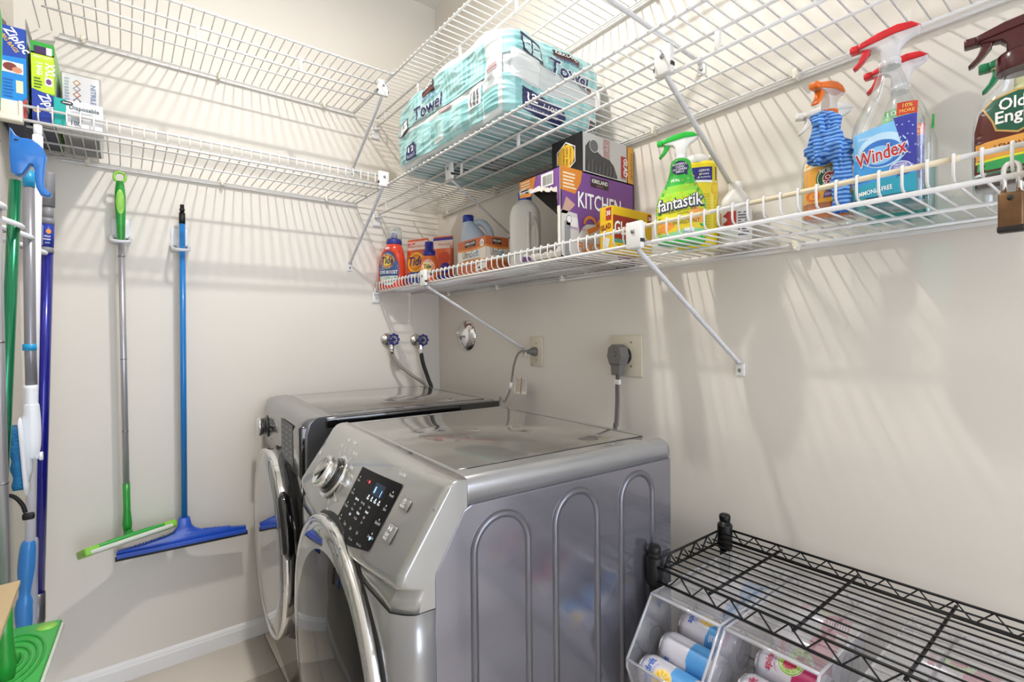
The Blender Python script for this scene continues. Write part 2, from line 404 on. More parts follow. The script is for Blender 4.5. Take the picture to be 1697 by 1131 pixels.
def bulge(y): return .014*math.sin(PI*max(0, min(1, -y/WID)))
def rcorner(y, r=.014):      # how far the front retreats near the side edges
    d = min(-y, WID+y); d = max(0, d)
    return 0 if d >= r else r-math.sqrt(max(0, r*r-(r-d)**2))
def ylist(): return [0, -.001, -.003, -.006, -.010, -.014, -.032]+[-.032-(WID-.064)*i/14 for i in range(1, 14)]+[-(WID-q) for q in (.032, .014, .010, .006, .003, .001, 0)]
def cap_part(t, mm, lid, wall_z=.936, top=.979, depth=.53):
    m = MB(); prof = [(0, .0), (.0, .0)]
    r = .022; rings = []
    for x, gr in ((0, .006), (.012, 0), (depth-.003, 0), (depth, .002)):
        pr_ = [(-.001+gr*.3, wall_z), (-.001+gr*.3, top-r-gr)]
        pr_ += [(-r+(r)*math.cos(R(a))-.0, top-r-gr+r*math.sin(R(a))) for a in (15, 30, 45, 60, 75, 90)]
        pr_ = [(-.001 if i < 2 else p[0]-.001, p[1]) for i, p in enumerate(pr_)]
        full = pr_+[(-WID-p[0], p[1]) for p in pr_[::-1]]
        rings.append([(x, y, z) for y, z in full])
    m.loft(rings); m.build('top_cap', mm, t)
    m = MB(); x0, x1, y0, y1 = .035, depth-.03, -.052, -WID+.052
    for a in ([(x0, y0), (x1, y0)], [(x0, y0), (x0, y1)], [(x0, y1), (x1, y1)]):
        lo = (min(p[0] for p in a)-.0015, min(p[1] for p in a)-.0015, top-.001); hi = (max(p[0] for p in a)+.0015, max(p[1] for p in a)+.0015, top+.0006); m.box(lo, hi)
    m.build('lid_seam', SEAM, t)
    m = MB(); m.box((x0+.003, y1+.003, top-.002), (x1+.02, y0-.003, top+.0008), bev=.0006, seg=1); m.build('lid', lid, t)
def appliance_body(t, side, depth=.59):
    m = MB(); m.box((0, -WID+.004, .03), (depth, -.004, .937)); m.build('cabinet', side, t)
    m = MB()
    for x in (.05, depth-.05):
        for y in (-.06, -WID+.06): k = m.lathe([(.022, 0), (.022, .012), (.012, .014), (.012, .032)], 14); m.xf(k, Matrix.Translation((x, y, 0)))
    m.build('foot', RUB, t)
W = empty('washing_machine', 'silver front load washer with a round chrome-ringed door and lit control panel', 'washer', (-.298, -1.573, 0), ROT)
appliance_body(W, GRS)
m = MB(); side_poly = [(.0, .045), (.0, .933), (.524, .933), (.538, .926), (.590, .836), (.592, .825), (.592, .045)]
m.prism(side_poly, -.005, .0015, 'y', bev=.0018); m.build('side_panel', GRS, W)
BEAD = mat('graphite_bead', '#6f6f76', .25, .6, coat=.4)
for (xa, xb, zt) in ((.520, .406, .905), (.342, .233, .912), (.163, .064, .917)):
    r = (xa-xb)/2; cx = (xa+xb)/2; path = [(xa, .0, .06), (xa, .0, zt-r)]+[(cx+r*math.cos(R(a)), 0, zt-r+r*math.sin(R(a))) for a in range(10, 171, 10)]+[(xb, 0, zt-r), (xb, 0, .06)]
    m = MB(); m.tube(path, .0075, 10); m.build('pressed_bead', BEAD, W)
cap_part(W, GR, TOPG)
# console: profile swept across the width
CP = [(.531, .980), (.548, .979), (.560, .975), (.570, .966), (.652, .846), (.655, .836), (.652, .826), (.640, .815), (.633, .80), (.632, .779), (.585, .779), (.585, .835), (.531, .928)]
def console_ring(y):
    rc, bl = rcorner(y), bulge(y); out = []
    for i, (x, z) in enumerate(CP):
        if 3 <= i <= 9: x = x+bl*(1 if i < 8 else .8)-rc*(.9 if i > 3 else .5); z = z-(.030*math.sin(PI*min(1, -y/WID*1.0)) if 4 <= i <= 7 else 0)-(rc*.15 if i == 3 else 0)
        elif i < 3: z -= rc*.28*(i+1)/3
        if 7 <= i <= 9: x = front_ring(y, z)[0]-(.012, .004, 0)[i-7]
        if i == 0: z = .980-rc*.25
        out.append((x, y, z))
    return out
def front_ring(y, z):
    d = max(0, min(1, min(-y, WID+y)/.035)); return (.634+.022*d*d*(3-2*d)+bulge(y)*.4-rcorner(y)*1.0, y, z)
m = MB(); m.loft([console_ring(y) for y in ylist()]); m.build('console', CON, W)
def con(v, s, e=0.):         # point on the sloped console face: v across from the right, s down the slope
    L = .152; x = .5680+.0855*s/L+bulge(-v)*.98; z = .9685-.1235*s/L-.030*math.sin(PI*v/WID)*(s/L)
    n = Vector((.822, 0, .569)); return Vector((x, -v, z))+n*e
def con_print(): return Print(lambda u, v, e: con(u, -v, e+.0012), maxlen=.03, step=.0002, eps=.0006)
# lower front panel
m = MB(); ys_ = ylist(); m.loft([[front_ring(y, z) for y in ys_]+[(.585, y, z) for y in ys_[::-1]] for z in (.02, .10, .40, .70, .778)]); m.build('front_panel', GR, W)
m = MB(); m.loft([[(front_ring(y, z)[0]+.0006, y, z) for y in ys_]+[(.586, y, z) for y in ys_[::-1]] for z in (.7775, .7795)]); m.build('panel_seam', SEAM, W)
# display
p = con_print(); p.poly([(.132, -.024), (.332, -.030), (.334, -.146), (.222, -.150), (.136, -.140)], mat('display_black', '#030304', .2, spec=.12), 0)
p.poly([(.170, -.030), (.298, -.034), (.300, -.118), (.172, -.114)], mat('display_window', '#06070a', .2, spec=.12), 1)
p.rect(.185, -.062, .232, -.040, '#0f2a44', 2)
DB = emat('display_blue', '#8fc6ff', 2.2); DW = emat('display_white', '#dfe9f0', 1.2); DRD = emat('display_red', '#ff4a55', 1.)
def tx(s, v, ss, h, c, **k):  # writing reads left to right as v falls
    vs, fs = text_mesh(s); kk = h/.72; ci = p._c(c); sx = k.get('sx', .8)
    for f in fs:
        for i in range(1, len(f)-1): p._tri(*[(v-vs[j][0]*kk*sx, -ss+vs[j][1]*kk) for j in (f[0], f[i], f[i+1])], ci, 4)
tx('8', .222, .058, .012, DB); tx('1', .192, .060, .012, DB)
for i, s in enumerate(('Delay', 'Time', 'Wash', 'Rinse')): tx(s, .236-.018*i, .072, .0042, DW); p.ell(.236-.018*i, -.066, .0022, .0022, DW, 4, 8)
p.ell(.262, -.046, .004, .003, DRD, 4, 10); tx('Lock', .274, .047, .004, '#c05560')
for j, c in enumerate((('Extra Hot', 'Extra High', 'Heavy'), ('Hot', 'High', 'Normal'), ('Warm', 'Medium', 'Light'), ('Cold', 'No Spin', 'Soil'))):
    for i, s in enumerate(c): tx(s, .280-.034*i, .083+.009*j, .0042, '#d9dde0' if (i+j) % 3 else DW)
for i, s in enumerate(('Temp', 'Spin', 'Soil')): tx(s, .282-.036*i, .128, .0055, '#c9ced2')
for j, s in enumerate(('Prewash', 'Extra', 'Delay End', 'Smart Care')): tx(s, .150, .050+.024*j, .0050, '#dfe3e6'); p.ell(.150, -(.042+.024*j), .0018, .0018, '#dfe3e6', 4, 8)
for j, s in enumerate(('Steam', 'Sanitize', 'Pre Soak', 'Fresh')): tx(s, .316, .055+.024*j, .0048, '#cfd3d6'); p.ell(.316, -(.047+.024*j), .0018, .0018, '#cfd3d6', 4, 8)
for i, s in enumerate(('Temp', 'Spin', 'Soil Level', 'Smart Care')): tx(s, .315-.045*i, .141, .0045, '#aab0b4')
p.ell(.150, -.122, .003, .003, DB, 5, 10)
p.build(W, 'display_panel')
p = con_print()
for i, (s, a) in enumerate((('Normal', 75), ('Heavy Duty', 48), ('Bedding', 25), ('Delicates', 0), ('Quick', -24), ('Rinse', -45), ('Wool', 110), ('Cotton', 135))):
    ca, sa = math.cos(R(a)), math.sin(R(a)); v0, s0 = .462, .078
    p.poly([(v0-.052*ca-.0006*sa, -s0+.052*sa-.0006*ca), (v0-.066*ca-.0006*sa, -s0+.066*sa-.0006*ca), (v0-.066*ca+.0006*sa, -s0+.066*sa+.0006*ca), (v0-.052*ca+.0006*sa, -s0+.052*sa+.0006*ca)], '#f2f2f2', 1)
    tx(s, v0-(.084 if ca >= 0 else .078)*ca, s0-.078*sa, .0062, '#f4f4f4')
tx('VRT', .645, .075, .010, '#e8e8e8'); tx('Touch Safe', .150, .012, .006, '#f0f0f0')
p.build(W, 'dial_marks')
# dial
nrm = Vector((.822, 0, .569)); kM = lambda v, s: Matrix.Translation(con(v, s)) @ nrm.to_track_quat('Z', 'Y').to_matrix().to_4x4()
m = MB(); k = m.lathe([(.052, 0), (.052, .004), (.047, .007), (.044, .005)], 40); m.xf(k, kM(.462, .078)); m.build('dial_ring', CHR, W)
m = MB(); k = m.lathe([(.043, .004), (.043, .010), (.040, .012)], 40); m.xf(k, kM(.462, .078)); m.build('dial_recess', BLK, W)
m = MB(); k = m.lathe([(.036, .008), (.037, .034), (.034, .039), (.030, .040), (.029, .037), (0, .037)], 40); m.xf(k, kM(.462, .078)); d_ = m.build('dial', CHR, W)
m = MB(); k = m.box((-.027, -.006, .037), (.027, .006, .0405), bev=.0015); m.xf(k, kM(.462, .078) @ Matrix.Rotation(R(35), 4, 'Z')); m.build('dial_grip', CON, d_)
for (v, s, w, h, nm) in ((.092, .050, .017, .020, 'power_button'), (.093, .100, .017, .030, 'start_button')):
    m = MB(); k = m.box((-h/2, -w, 0), (h/2, w, .0035), bev=.003); m.xf(k, Matrix.Translation(con(v, s)) @ Matrix((Vector((-.569, 0, .822)), Vector((0, 1, 0)), nrm)).transposed().to_4x4()); m.build(nm, CON, W)
p = Print(lambda u, v, e: con(u, -v, e+.0042), maxlen=.03)
ring = lambda a0, a1: [(.092+.0045*math.cos(R(a)), -.047+.0045*math.sin(R(a))) for a in range(a0, a1+1, 20)]+[(.092+.0035*math.cos(R(a)), -.047+.0035*math.sin(R(a))) for a in range(a1, a0-1, -20)]
p.poly(ring(120, 420), '#ffffff', 1); p.rect(.0915, -.047, .0925, -.041, '#ffffff', 2)
tx('POWER', .092, .057, .0042, '#ffffff'); tx('START', .094, .106, .0048, '#ffffff'); tx('PAUSE', .094, .112, .0048, '#ffffff')
p.poly([(.100, -.090), (.100, -.097), (.094, -.0935)], '#ffffff', 1); p.rect(.0915, -.097, .0900, -.090, '#ffffff', 1); p.rect(.0885, -.097, .0870, -.090, '#ffffff', 1)
p.build(W, 'button_marks')
# door: rubber surround, chrome ring, bowed cover with dark glass
def disc(m, prof, x0, yc, zc, n=64, mi=0):
    k = m.lathe(prof, n, mi); m.xf(k, Matrix.Translation((x0, yc, zc)) @ Matrix.Rotation(R(90), 4, 'Y'))
YC, ZD = -.343, .520
D = MB(); disc(D, [(.318, -.045), (.323, -.016), (.316, -.008), (.29, -.006)], .674, YC, ZD); D.build('door_surround', RUB, W)
D = MB(); disc(D, [(.318, -.020), (.318, -.004), (.315, .002), (.309, .005), (.303, .003), (.301, -.003)], .676, YC, ZD, 72); D.build('door_ring', CHR, W)
dome = [(.302*q, .030*(1-q*q)) for q in [1-i/16 for i in range(17)]]
D = MB(); disc(D, [(.297, -.02)]+dome, .680, YC, ZD, 72); dcov = D.build('door_cover', mat('door_silver', '#9c9c9a', .06, .7, coat=1.), W)
# glass window lies on the dome, set towards the near side
def domept(y, z, e): 
    rr = math.hypot(y-YC, z-ZD); return Vector((.680+.030*(1-(rr/.302)**2)+e, y, z))
m = MB(); NR, NA = 10, 56; vs = []; fs = []
for i in range(NR+1):
    for j in range(NA): a = 2*PI*j/NA; q = i/NR; vs.append(domept(YC+.048+.246*q*math.cos(a), ZD-.008+.272*q*math.sin(a), .0022 if i < NR else .0002))
for i in range(NR):
    for j in range(NA): fs.append((i*NA+j, i*NA+(j+1) % NA, (i+1)*NA+(j+1) % NA, (i+1)*NA+j))
m.add(vs, fs, 0, True); m.build('door_glass', GLASSD, dcov)

# dryer (same family, darker)
D_ = empty('clothes_dryer', 'dark graphite dryer in the corner with a mirror-like round door', 'dryer', (-.188, -.766, 0), ROT)
appliance_body(D_, DSIDE, .64)
m = MB(); m.box((0, -.004, .945), (.62, .006, .976), bev=.004); m.build('side_trim', BLK, D_)
cap_part(D_, DGR, TOPG, .936, .979, .60)
CP2 = [(.601, .980), (.64, .979), (.668, .975), (.682, .962), (.690, .93), (.690, .80), (.682, .79), (.66, .785), (.60, .785), (.60, .93)]
m = MB(); m.loft([[(x-(rcorner(y, .02) if 2 <= i <= 6 else 0), y, z) for i, (x, z) in enumerate(CP2)] for y in ylist()]); m.build('console', DGR, D_)
m = MB(); m.box((.645, -.022, .80), (.6935, -.002, .955), bev=.006); m.build('console_end', BLK, D_)
m = MB(); m.loft([[(.676-rcorner(y, .02), y, z) for y in ys_]+[(.62, y, z) for y in ys_[::-1]] for z in (.02, .3, .784)]); m.build('front_panel', DGR, D_)
m = MB(); m.box((.676, -.040, .30), (.684, -.004, .86), bev=.004); m.build('front_edge', BLK, D_)
kx = Matrix.Translation((.690, -.60, .872)) @ Matrix.Rotation(R(90), 4, 'Y')
m = MB(); k = m.lathe([(.044, 0), (.044, .003), (.040, .005), (.036, .006), (.033, .018)], 36); m.xf(k, kx); m.build('dial_recess', BLK, D_)
m = MB(); k = m.lathe([(.030, .016), (.037, .028), (.036, .034), (.030, .036), (0, .036)], 36); m.xf(k, kx); m.build('dial', CHR, D_)
p = Print(lambda u, v, e: Vector((.690+e, -u, v)), maxlen=.2, eps=.0008)
p.rect(.30, .815, .11, .945, '#5f5f63', 0)
for j in range(6):
    for i in range(3):
        p.rect(.285-.06*i, .925-.018*j, .255-.06*i, .928-.018*j, '#b9bcc0', 1)
for j in range(5): p.rect(.53, .835+.018*j, .50, .838+.018*j, '#c9ccd0', 1)
p.build(D_, 'console_marks')
m = MB(); disc(m, [(.325, -.06), (.325, -.012), (.318, 0)], .690, YC, ZD, 64); m.build('door_surround', RUB, D_)
m = MB(); disc(m, [(.308, -.02), (.312, .018), (.314, .036), (.311, .043), (.305, .0455), (.302, .044), (.300, .030)], .690, YC, ZD, 72); ring_ = m.build('door_rim', CHR, D_)
m = MB(); disc(m, [(.302, .03), (.301, .0445), (.25, .050), (.15, .054), (0, .056)], .690, YC, ZD, 72); m.build('door_cover', DDOOR, D_)
m = MB(); pts = [(.722, YC+.316*math.cos(R(a)), ZD+.320*math.sin(R(a))) for a in range(8, 47, 4)]
m.tube(pts, [.006]+[.019]*(len(pts)-2)+[.006], 10); m.build('door_handle', BLK, D_)

# ------------------------------------------------------------------ things on the lowest right shelf
def pl(h, r=.35, **k): return mat('plastic_'+h.lstrip('#'), h, r, **k)
CLEAR = clearmat('clear_plastic', (.97, .985, .985), .17, .05); CLEARW = clearmat('frosted_clear_plastic', (.93, .95, .96), .14, .25, .25)
ZR = 1.4335      # top of the deck wires
def rzf(phi): return R(phi+90)
def spray_head(t, z, shroud, body, trig, M=None, k=1., coll=None, kz=.68):
    """trigger sprayer, nozzle towards local -x"""
    M = M or Matrix.Identity(4); T = Matrix.Translation((0, 0, z)) @ M @ Matrix.Diagonal((k, k, k*kz, 1))
    def pr(name, poly, w, m, bev=.0035, par=t):
        b = MB(); q = b.prism(poly, -w, w, 'y', bev=bev, sm=True); b.xf(q, T); return b.build(name, m, par)
    pr('shroud', [(-.050, .050), (-.050, .066), (-.018, .081), (.012, .088), (.034, .083), (.047, .066), (.040, .063), (.010, .064), (-.025, .056)], .013, shroud)
    pr('head', [(-.048, .051), (-.025, .058), (.010, .066), (.047, .067), (.042, .054), (.026, .042), (.016, .026), (.015, -.004), (-.015, -.004), (-.015, .030), (-.022, .042), (-.040, .046)], .011, body)
    b = MB(); q = b.box((-.064, -.010, .049), (-.048, .010, .068), bev=.003); b.xf(q, T); b.build('nozzle', shroud, t)
    pr('trigger', [(-.044, .050), (-.030, .050), (-.031, .036), (-.040, .018), (-.052, .001), (-.058, -.002), (-.059, .003), (-.050, .018), (-.045, .034)], .008, trig, .002)
    b = MB(); q = b.lathe([(.0155, -.004), (.0175, -.006), (.0175, -.022), (.0165, -.024)], 24); b.xf(q, T)
    b.build('collar', coll or body, t)
def bottle(t, secs, m, name='bottle_body', n=6, k=40):
    B = Bottle(ease(secs, n)); B.mesh(n=k).build(name, m, t); return B
def sun(p, x, z, r, cols): 
    for i, (f, c) in enumerate(cols): p.ell(x, z, r*f, r*f, c, 1+i, 32)

# orange detergent bottle in the corner
t = empty('detergent_bottle', 'large orange detergent bottle with clear cap standing in the shelf corner', 'detergent', (-.285, -.070, ZR), rzf(218))
OR = pl('#e2482a', .22, coat=.4)
B = bottle(t, [(0, .056, .032, 2.7), (.008, .061, .036, 2.7), (.05, .064, .038, 2.7, 0), (.105, .064, .038, 2.6, 0), (.15, .058, .037, 2.5, .003), (.185, .046, .040, 2.3, .008), (.205, .036, .034, 2, .011), (.213, .030, .030, 2, .012)], OR)
b = MB(); q = b.lathe([(.030, .205), (.036, .212), (.036, .226), (.033, .232), (.015, .236), (.013, .262), (.009, .266), (0, .266)], 28); b.xf(q, Matrix.Translation((.012, 0, 0))); b.build('pouring_collar', pl('#3a3f8f', .3), t)
b = MB(); q = b.lathe([(.034, .234), (.036, .236), (.035, .282), (.032, .290), (0, .291)], 28); b.xf(q, Matrix.Translation((.012, 0, 0))); b.build('cap', clearmat('milky_cap', (.9, .95, .92), .16, .2, .25), t)
p = Print(B.front, .02)
oval = [(.000+.050*math.cos(R(a))*(1-.18*max(0, math.sin(R(a)))), .097+.080*math.sin(R(a))) for a in range(0, 360, 10)]
p.poly([(x*1.10, .097+(z-.097)*1.06) for x, z in oval], '#b9341c', 0); p.poly(oval, '#47659d', 1)
for i in range(14): p.ell(random.uniform(-.03, .036), random.uniform(.10, .165), random.uniform(.003, .010), random.uniform(.002, .005), random.choice(('#8fb2d8', '#c4d6ea', '#6c8fc4')), 2, 10)
p.poly([(-.046, .062), (.046, .062), (.040, .040), (.022, .022), (0, .0175), (-.022, .022), (-.040, .040)], '#cdd8cc', 2)
sun(p, -.006, .130, .036, ((1, '#f6d34a'), (.80, '#f08a24'), (.62, '#f9dc62')))
p.text('Tide', -.006, .119, .030, '#1d2a6e', 6, .02, .15, fit=.060); p.text('ULTRA', -.032, .0915, .006, '#dfe7f0', 4); p.text('OXI BOOST', 0, .072, .0150, '#ffffff', 5, .03, fit=.088)
p.rect(-.047, .062, .047, .067, '#2c3f7c', 3); p.text('high efficiency', .004, .050, .0055, '#4c6a58', 4); p.text('92 FL OZ', .004, .030, .007, '#4c6a58', 4)
p.ell(-.002, .189, .012, .006, '#e9ecf0', 2); p.text('HE', -.002, .1865, .006, '#2d4fae', 4)
p.build(t)
# pod pouches
def pouch(name, label, loc, phi, w, h, d, main, cat='pouch'):
    t = empty(name, label, cat, loc, rzf(phi)); secs = [(0, w*.46, d*.42, 4), (.012, w*.49, d*.5, 3.5), (h*.4, w*.495, d*.48, 3), (h*.75, w*.5, d*.3, 3), (h*.93, w*.5, d*.08, 3), (h, w*.5, d*.05, 3)]
    B = Bottle(ease(secs, 5)); B.mesh(n=36).build('pouch_body', main, t); return t, B
ORF = mat('orange_film', '#e0622f', .22, coat=.5, bump=.3, bscale=40)
t, B = pouch('detergent_pod_pouch', 'orange laundry pod pouch standing between the large and the small orange bottles', (-.196, -.160, ZR), 203, .122, .232, .062, ORF)
p = Print(B.front, .02); p.rect(-.058, .178, .058, .222, '#f0d9cf', 0); p.rect(-.057, .206, -.012, .217, '#d34a52', 1); p.text('New!', -.034, .2085, .007, '#ffffff', 3)
p.text('SPRING', -.028, .192, .010, '#e0702e', 3, fit=.05); p.text('MEADOW', .026, .192, .010, '#e0702e', 3, fit=.05); p.rect(-.055, .1765, .050, .1795, '#c3452b', 2)
sun(p, .006, .122, .046, ((1, '#f5c63f'), (.82, '#ee8322'), (.64, '#f3a33a')))
p.text('Tide', .006, .108, .040, '#26306f', 6, .02, .15, fit=.084); p.poly([(-.058, .062), (-.02, .078), (.03, .076), (.058, .066), (.056, .012), (-.055, .012)], '#3d4f97', 1)
p.text('PODS', .004, .052, .017, '#ffffff', 5, .02, fit=.060); p.ell(-.030, .026, .008, .008, '#e77b34', 3); p.ell(.004, .024, .008, .008, '#f2f4f8', 3)
p.build(t)
t, B = pouch('detergent_pod_pouch', 'second orange pod pouch with purple corner, behind the small orange bottle', (-.134, -.284, ZR), 210, .10, .232, .05, ORF)
p = Print(B.front, .02); p.rect(-.05, .176, .05, .214, '#eed7cc', 0); p.rect(-.05, .214, .05, .226, '#43399a', 1); p.text('MEADOW', .01, .190, .010, '#e0702e', 3, fit=.06); p.ell(.012, .13, .030, .030, '#d94a2a', 1)
p.ell(.02, .085, .024, .026, '#4a2f90', 2); p.poly([(-.05, .01), (.05, .01), (.05, .05), (0, .06), (-.05, .05)], '#4a4197', 1); p.build(t)
# small orange bottle
t = empty('detergent_bottle', 'small orange detergent bottle with a dark blue cap at the shelf lip', 'detergent', (-.262, -.386, ZR), rzf(222))
B = bottle(t, [(0, .030, .022, 3), (.006, .034, .025, 3), (.06, .036, .026, 3), (.095, .034, .025, 2.6), (.118, .026, .022, 2.2), (.130, .017, .017, 2)], pl('#dd6a26', .25, coat=.3))
b = MB(); b.lathe([(.024, .118), (.026, .120), (.026, .140), (.018, .143), (.018, .175), (.0165, .178), (0, .178)], 28); b.build('cap', pl('#2b2a86', .3), t)
p = Print(B.front, .02); p.ell(.002, .062, .029, .040, '#e9b9b3', 0); sun(p, .000, .070, .021, ((1, '#f7d95c'), (.85, '#f4f0e6'), (.72, '#f6cf4a')))
p.text('Tide', 0, .064, .018, '#20296e', 6, .02, .15, fit=.034); p.ell(.018, .045, .009, .010, '#3a2a30', 3); p.ell(-.014, .035, .010, .008, '#d77f94', 2); p.build(t)
# bleach bottle
t = empty('bleach_bottle', 'pale blue bleach jug with looped handle, behind the fabric sheet box', 'bottle', (-.125, -.535, ZR), rzf(225))
PB = pl('#bccbdd', .35)
B = bottle(t, [(0, .060, .044, 3.2), (.008, .064, .048, 3.2), (.12, .065, .049, 3.2), (.165, .060, .046, 2.8, -.002), (.205, .046, .04, 2.4, -.012), (.240, .028, .028, 2, -.026), (.258, .019, .019, 2, -.032)], PB)
b = MB(); q = b.lathe([(.022, .250), (.023, .252), (.023, .276), (.021, .279), (0, .279)], 26); b.xf(q, Matrix.Translation((-.032, 0, 0))); b.build('cap', pl('#233c9c', .3), t)
b = MB(); b.tube(smooth_path([(-.018, 0, .238), (.015, 0, .250), (.045, 0, .232), (.062, 0, .190), (.055, 0, .150), (.045, 0, .135)], 6), .012, 12, flat=1.2); b.build('handle', PB, t)
p = Print(B.front, .02); p.rect(-.058, .045, .05, .145, '#2f84c4', 0); p.poly([(-.05, .05), (.00, .05), (.02, .09), (-.01, .14), (-.05, .12)], '#e9eef5', 1); p.poly([(-.046, .06), (-.006, .062), (.010, .092), (-.012, .125), (-.046, .115)], '#2a3f9c', 2); p.poly([(-.04, .088), (-.008, .068), (-.006, .076), (-.036, .098)], '#d0353f', 3); p.text('Clorox', -.012, .090, .018, '#ffffff', 5, .02, rot=.5, fit=.05); p.rect(-.058, .02, .05, .042, '#dfe8f2', 1); p.build(t)
# boxes
CARD = mat('raw_cardboard', '#b9a58c', .85); DKIN = mat('box_inside', '#3b332b', .9)
def carton(t, x0, x1, y0, y1, h, m, name='carton', bev=.0012, z0=0.):
    b = MB(); b.box((x0, y0, z0), (x1, y1, z0+h), bev=bev, seg=1, sm=False); return b.build(name, m, t)
def faces(x0, x1, y0, y1, h):
    """print surfaces of an axis-aligned box: left (-x) face with u running towards -y, front (-y) face with u running towards +x"""
    return plane((x0, y1, 0), (0, -1, 0), (0, 0, 1)), plane((x0, y0, 0), (1, 0, 0), (0, 0, 1))
t = empty('dryer_sheet_box', 'orange and white box of fabric softener sheets leaning over the shelf lip', 'box', (-.245, -.775, ZR))
carton(t, 0, .105, 0, .19, .1455, mat('print_orange_box', '#c96a3c', .35))
L, F = faces(0, .105, 0, .19, .1455)
for fn, w in ((L, .19), (F, .105)):
    p = Print(fn); k = w/.19
    wave = lambda z, a: [(w*i/12, z+a*math.sin(i/12*PI)) for i in range(13)]
    p.poly(wave(.114, -.006)+wave(.055, .006)[::-1], '#efe6da', 0); p.poly(wave(.114, -.006)+wave(.106, -.005)[::-1], '#e89a4f', 1); p.poly(wave(.063, .006)+wave(.055, .006)[::-1], '#e8a25a', 1)
    p.rect(w*.28, .117, w*.66, .138, '#241a18', 2); p.text('KIRKLAND', w*.47, .126, .0085, '#ffffff', 4, .01, fit=w*.34); p.text('Signature', w*.47, .1195, .005, '#d7a07c', 4, fit=w*.22)
    p.text('Ultra', w*.34, .077, .026, '#4f5560', 4, fit=w*.30); p.text('Soft', w*.63, .077, .026, '#3f93c6', 4, fit=w*.27)
    p.text('FABRIC SOFTENER SHEETS', w*.5, .066, .005, '#7d6a5c', 4, fit=w*.6)
    if w > .15: p.ell(w*.88, .122, .014, .014, '#f4efe8', 2); p.text('250', w*.88, .117, .010, '#c2552c', 4); p.poly([(w*.64, .02), (w, .03), (w, .048), (w*.8, .052), (w*.66, .04)], '#f4f2ee', 2)
    for i in range(6): p.ell(w*random.uniform(.1, .9), random.uniform(.01, .035), .006*k, .004, '#e2955f', 2, 10)
    p.build(t)
# white jug
t = empty('white_jug', 'plain white plastic jug with a blue cap beside the torn purple carton', 'bottle', (-.155, -.890, ZR), rzf(232))
WJ = pl('#e4e3df', .38)
B = bottle(t, [(0, .050, .046, 4), (.008, .055, .050, 4), (.15, .055, .050, 4), (.20, .054, .049, 3.6), (.232, .044, .042, 3), (.252, .026, .026, 2), (.262, .020, .02, 2)], WJ)
b = MB(); b.lathe([(.023, .252), (.024, .254), (.024, .282), (.022, .286), (0, .286)], 28); b.build('cap', pl('#2a4aa6', .3), t)
b = MB(); b.loft([[Vector((.030+.016*math.cos(A)*s_, -.0495-dz, .115+.075*math.sin(A)*s_)) for A in [2*PI*j/24 for j in range(24)]] for s_, dz in ((1.05, -.004), (1.0, .0012), (.75, .0005), (.6, -.0008))], cap=True); b.build('grip_hollow', pl('#cfcdc8', .4), t)
b = MB(); b.tube([(.012, -.0475, .205), (.010, -.052, .17), (.010, -.052, .07), (.012, -.0475, .03)], .006, 8); b.build('grip_rib', WJ, t)
# torn purple carton
t = empty('trash_bag_carton', 'purple kitchen trash bag carton torn open at its left end', 'box', (-.325, -1.250, ZR))
PU = mat('purple_card', '#7a4a93', .4); LX, LY, H_ = .315, .178, .250
def panel(name, poly, o, ux, uy, th, m, par=t):
    f = plane(o, ux, uy); b = MB(); n = len(poly)
    b.add([f(x, y, 0) for x, y in poly]+[f(x, y, -th) for x, y in poly], [])
    tr = tessellate_polygon([[Vector((x, y, 0)) for x, y in poly]])
    for q in tr: b.f += [tuple(q), tuple(i+n for i in q)[::-1]]; b.mi += [0, 1]; b.sm += [False]*2
    for i in range(n): b.f.append((i, (i+1) % n, (i+1) % n+n, i+n)); b.mi.append(1); b.sm.append(False)
    return b.build(name, [m, CARD], par)
random.seed(5)
jag = lambda x0, z0, x1, z1, n, a: [(x0+(x1-x0)*i/n+random.uniform(-a, a)*.4, z0+(z1-z0)*i/n+random.uniform(-a, a)) for i in range(1, n)]
panel('front_panel', [(0, 0), (LX, 0), (LX, H_), (0, H_)], (0, 0, 0), (1, 0, 0), (0, 0, 1), .003, PU)
panel('top_panel', [(0, 0), (LX, 0), (LX, LY), (0, LY)], (0, 0, H_), (1, 0, 0), (0, 1, 0), .003, PU)
panel('end_panel', [(0, 0), (LY, 0), (LY, H_), (0, H_)], (LX, 0, 0), (0, 1, 0), (0, 0, 1), .003, PU)
panel('base_panel', [(0, 0), (LX, 0), (LX, LY*.55), (0, LY*.4)], (0, 0, .003), (1, 0, 0), (0, 1, 0), .003, PU)
# left end, u from far (0) to near (LY): only a ragged upper band and a strip beside the corner remain
edge = [(0, .206)]+jag(0, .206, .07, .202, 8, .004)+[(.085, .200)]+jag(.085, .200, LY-.02, .184, 9, .004)+[(LY-.014, .180)]+jag(LY-.014, .180, LY-.010, .02, 12, .003)+[(LY-.03, .006), (LY, 0), (LY, H_), (0, H_)]
panel('torn_end', edge, (0, LY, 0), (0, -1, 0), (0, 0, 1), .003, PU)
WT = mat('torn_white_card', '#e6e0d8', .9)
band = [(x, z+.013+random.uniform(-.003, .003)) for x, z in edge[:20]]
fn = plane((0, LY, 0), (0, -1, 0), (0, 0, 1)); p = Print(fn)
p.poly(edge[:20]+band[::-1], WT, 3); strip = [q for q in edge[20:32]]; p.poly(strip+[(LY-.002, strip[-1][1]), (LY-.002, strip[0][1])], WT, 3)
p.rect(.098, .205, .150, .243, '#efeeea', 2)
for i in range(14): p.rect(.104+.003*i, .209, .104+.003*i+(.0018 if i % 3 else .001), .236, '#3d3d3d', 3)
p.poly([(0, .198), (0, H_-.004), (.075, H_-.004), (.060, .205), (.05, .192)], '#e08a2e', 1); p.lines(.006, .205, .055, .245, 5, '#f3d9b4', 3)
p.build(t)
